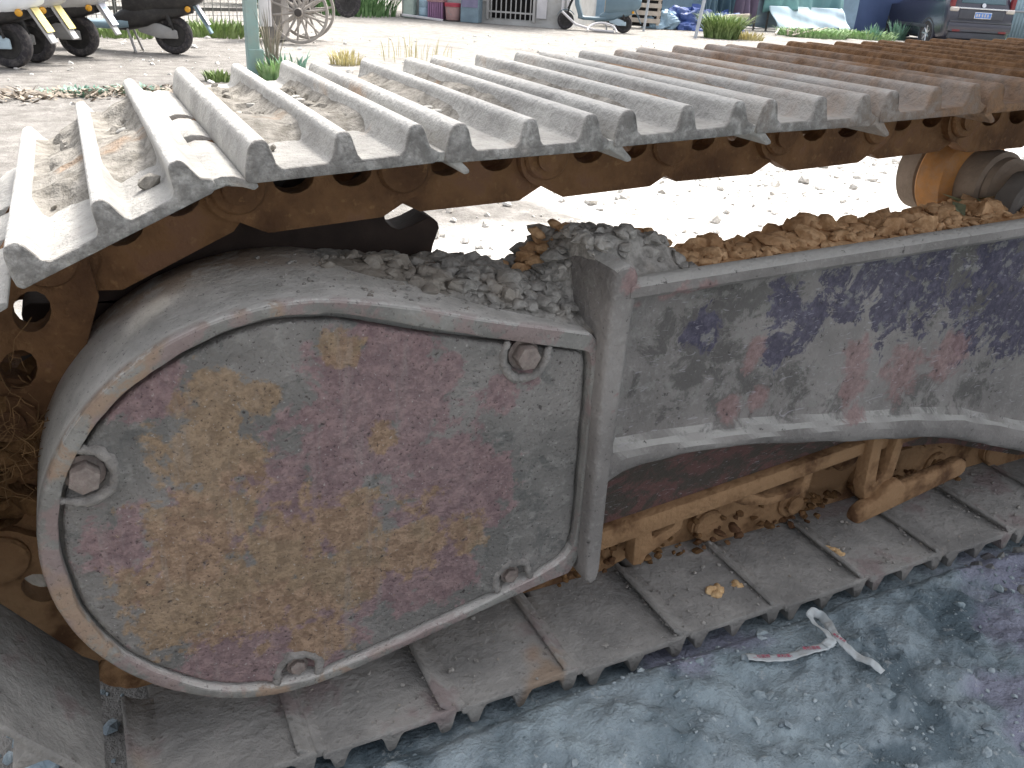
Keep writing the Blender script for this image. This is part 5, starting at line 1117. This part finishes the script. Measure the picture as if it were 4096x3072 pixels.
for sx, sy in ((0, 1), (0, -1), (2.7, 1), (2.7, -1)):
    W = empty('wheel', (sx, sy*.80, .325)); W.parent = CAR
    m = MB(); m.lathe([(-.10, .20), (-.11, .24), (-.105, .30), (-.06, .325), (.06, .325), (.105, .30), (.11, .24), (.10, .20)], (0, 0, 0), n=36, closed=True); m.build('tyre', M_tyre, W)
    m = MB(); m.lathe([(-.02, .20), (.085*sy, .205), (.09*sy, .215), (.10*sy, .20), (.02, .19)], (0, 0, 0), n=36, closed=True)
    for k in range(7): a = 2*math.pi*k/7; m.tube([(.03*math.cos(a), .075*sy, .03*math.sin(a)), (.20*math.cos(a), .092*sy, .20*math.sin(a))], [.026, .020], n=6)
    m.lathe([(.05*sy, .05), (.09*sy, .05), (.095*sy, .03)], (0, 0, 0), n=16); m.build('rim', M_chrome, W)
    m = MB(); m.lathe([(.0, .19), (.02*sy, .19)], (0, 0, 0), n=24); m.build('brake_disc', M_rail, W)
    m = MB()
    m.lathe([(.06*sy, .345), (.105*sy, .345), (.11*sy, .385), (.06*sy, .385)], (sx, sy*.80, .325), n=40, closed=True); m.build('wheel_arch', M_bump, CAR)
def cbox(name, c, d, mat, bev=.01, M=None): m = MB(); m.box(c, d, M); return m.build(name, mat, CAR, bev=bev, seg=2)
cbox('rear_window', (-.755, 0, 1.28), (.05, 1.14, .40), M_glass, .02, Matrix.Rotation(rad(-24), 3, 'Y').to_4x4().inverted())
cbox('chrome_strip', (-.885, 0, .985), (.03, 1.28, .035), M_chrome); cbox('tailgate_panel', (-.868, 0, .84), (.02, 1.16, .22), M_bump)
NP = cbox('number_plate', (-.888, -.03, .83), (.016, .44, .15), M_chrome, .004); m = MB(); m.box((-.898, -.03, .83), (.006, .41, .12)); m.build('plate_face', M_bplate, NP)
m = MB()
for k, (o_, w_) in enumerate(((-.16, .05), (-.10, .04), (-.02, .045), (.05, .045), (.12, .045))): m.box((-.9025, -.03-o_, .83), (.002, w_*.75, .07))
m.build('plate_mark', M_lampw, NP)
m = MB(); m.lathe([(0, .055), (.012, .05)], (-.875, 0, 1.06), axis=(-1, 0, .2), n=20); m.build('emblem', M_chrome, CAR)
for sy in (-1, 1):
    L1 = cbox('tail_light', (-.80, sy*.77, 1.14), (.14, .11, .30), M_redl, .03); m = MB(); m.box((-.86, sy*.72, .95), (.08, .22, .10)); m.build('lamp_insert', M_lampw, L1, bev=.02)
cbox('bumper', (-.885, 0, .55), (.12, 1.66, .24), M_car, .05); cbox('bumper_step', (-.93, 0, .67), (.05, 1.60, .04), M_bump, .012); cbox('bumper_trim', (-.925, 0, .46), (.05, 1.58, .05), M_bump, .015); cbox('lower_valance', (-.86, 0, .35), (.12, 1.5, .16), M_bump, .03)
for sy in (-1, 1): cbox('reflector', (-.948, sy*.60, .46), (.012, .20, .05), M_redl, .004)
for sy in (-1, 1): cbox('side_window', (.5, sy*.83-sy*.06, 1.28), (2.0, .03, .36), M_glass, .02, Matrix.Rotation(rad(22)*sy, 3, 'X').to_4x4()); cbox('door_trim', (.9, sy*.905, .50), (1.7, .02, .08), M_bump, .006)
cbox('rear_wiper', (-.79, -.1, 1.14), (.02, .5, .02), M_black, .003)

# corrugated sheet fence at the far right
M_corr = plain('pale_blue_sheet', (178, 204, 216), .5, var=.05, scale=2, bump=0)
CF = empty('sheet_fence'); tag(CF, 'pale blue corrugated sheet fence behind the car', 'fence')
a, b = Vector((23.6, 19.2, 0)), Vector((25.3, 9.6, 0)); d = (b-a); L = d.length; d /= L; nn = Vector((-d.y, d.x, 0))
for s in range(9):
    m = MB(); k = 24; u0, u1 = L*s/9+.004, L*(s+1)/9-.004
    m.grid(lambda i, j: tuple(a+d*(u0+(u1-u0)*i/(k*2))+nn*(.018 if i % 4 < 2 else -.018)+Vector((0, 0, (.05, 2.4)[j]))), k*2+1, 2); o = m.build('sheet', M_corr, CF, ang=20); o.modifiers.new('thick', 'SOLIDIFY').thickness = .004
for s in range(10): p = a+d*(L*s/9)-nn*.07; m = MB(); m.box((p.x, p.y, 1.2), (.06, .06, 2.4)); m.build('fence_post', M_pole, CF)
for h in (.85, 1.9): m = MB(); m.tube([a-nn*.06+Vector((0, 0, h)), b-nn*.06+Vector((0, 0, h))], .03, n=8); m.build('rail', M_pole, CF)

# low hedge and wall closing the yard behind everything
M_far = plain('far_pale_wall', (196, 198, 200), .9, var=.06, scale=1)
m = MB(); m.box((4, 30, 1.4), (70, .3, 2.8)); o = m.build('boundary_wall', M_far, bev=.02); tag(o, 'long pale boundary wall far behind the yard', 'wall')
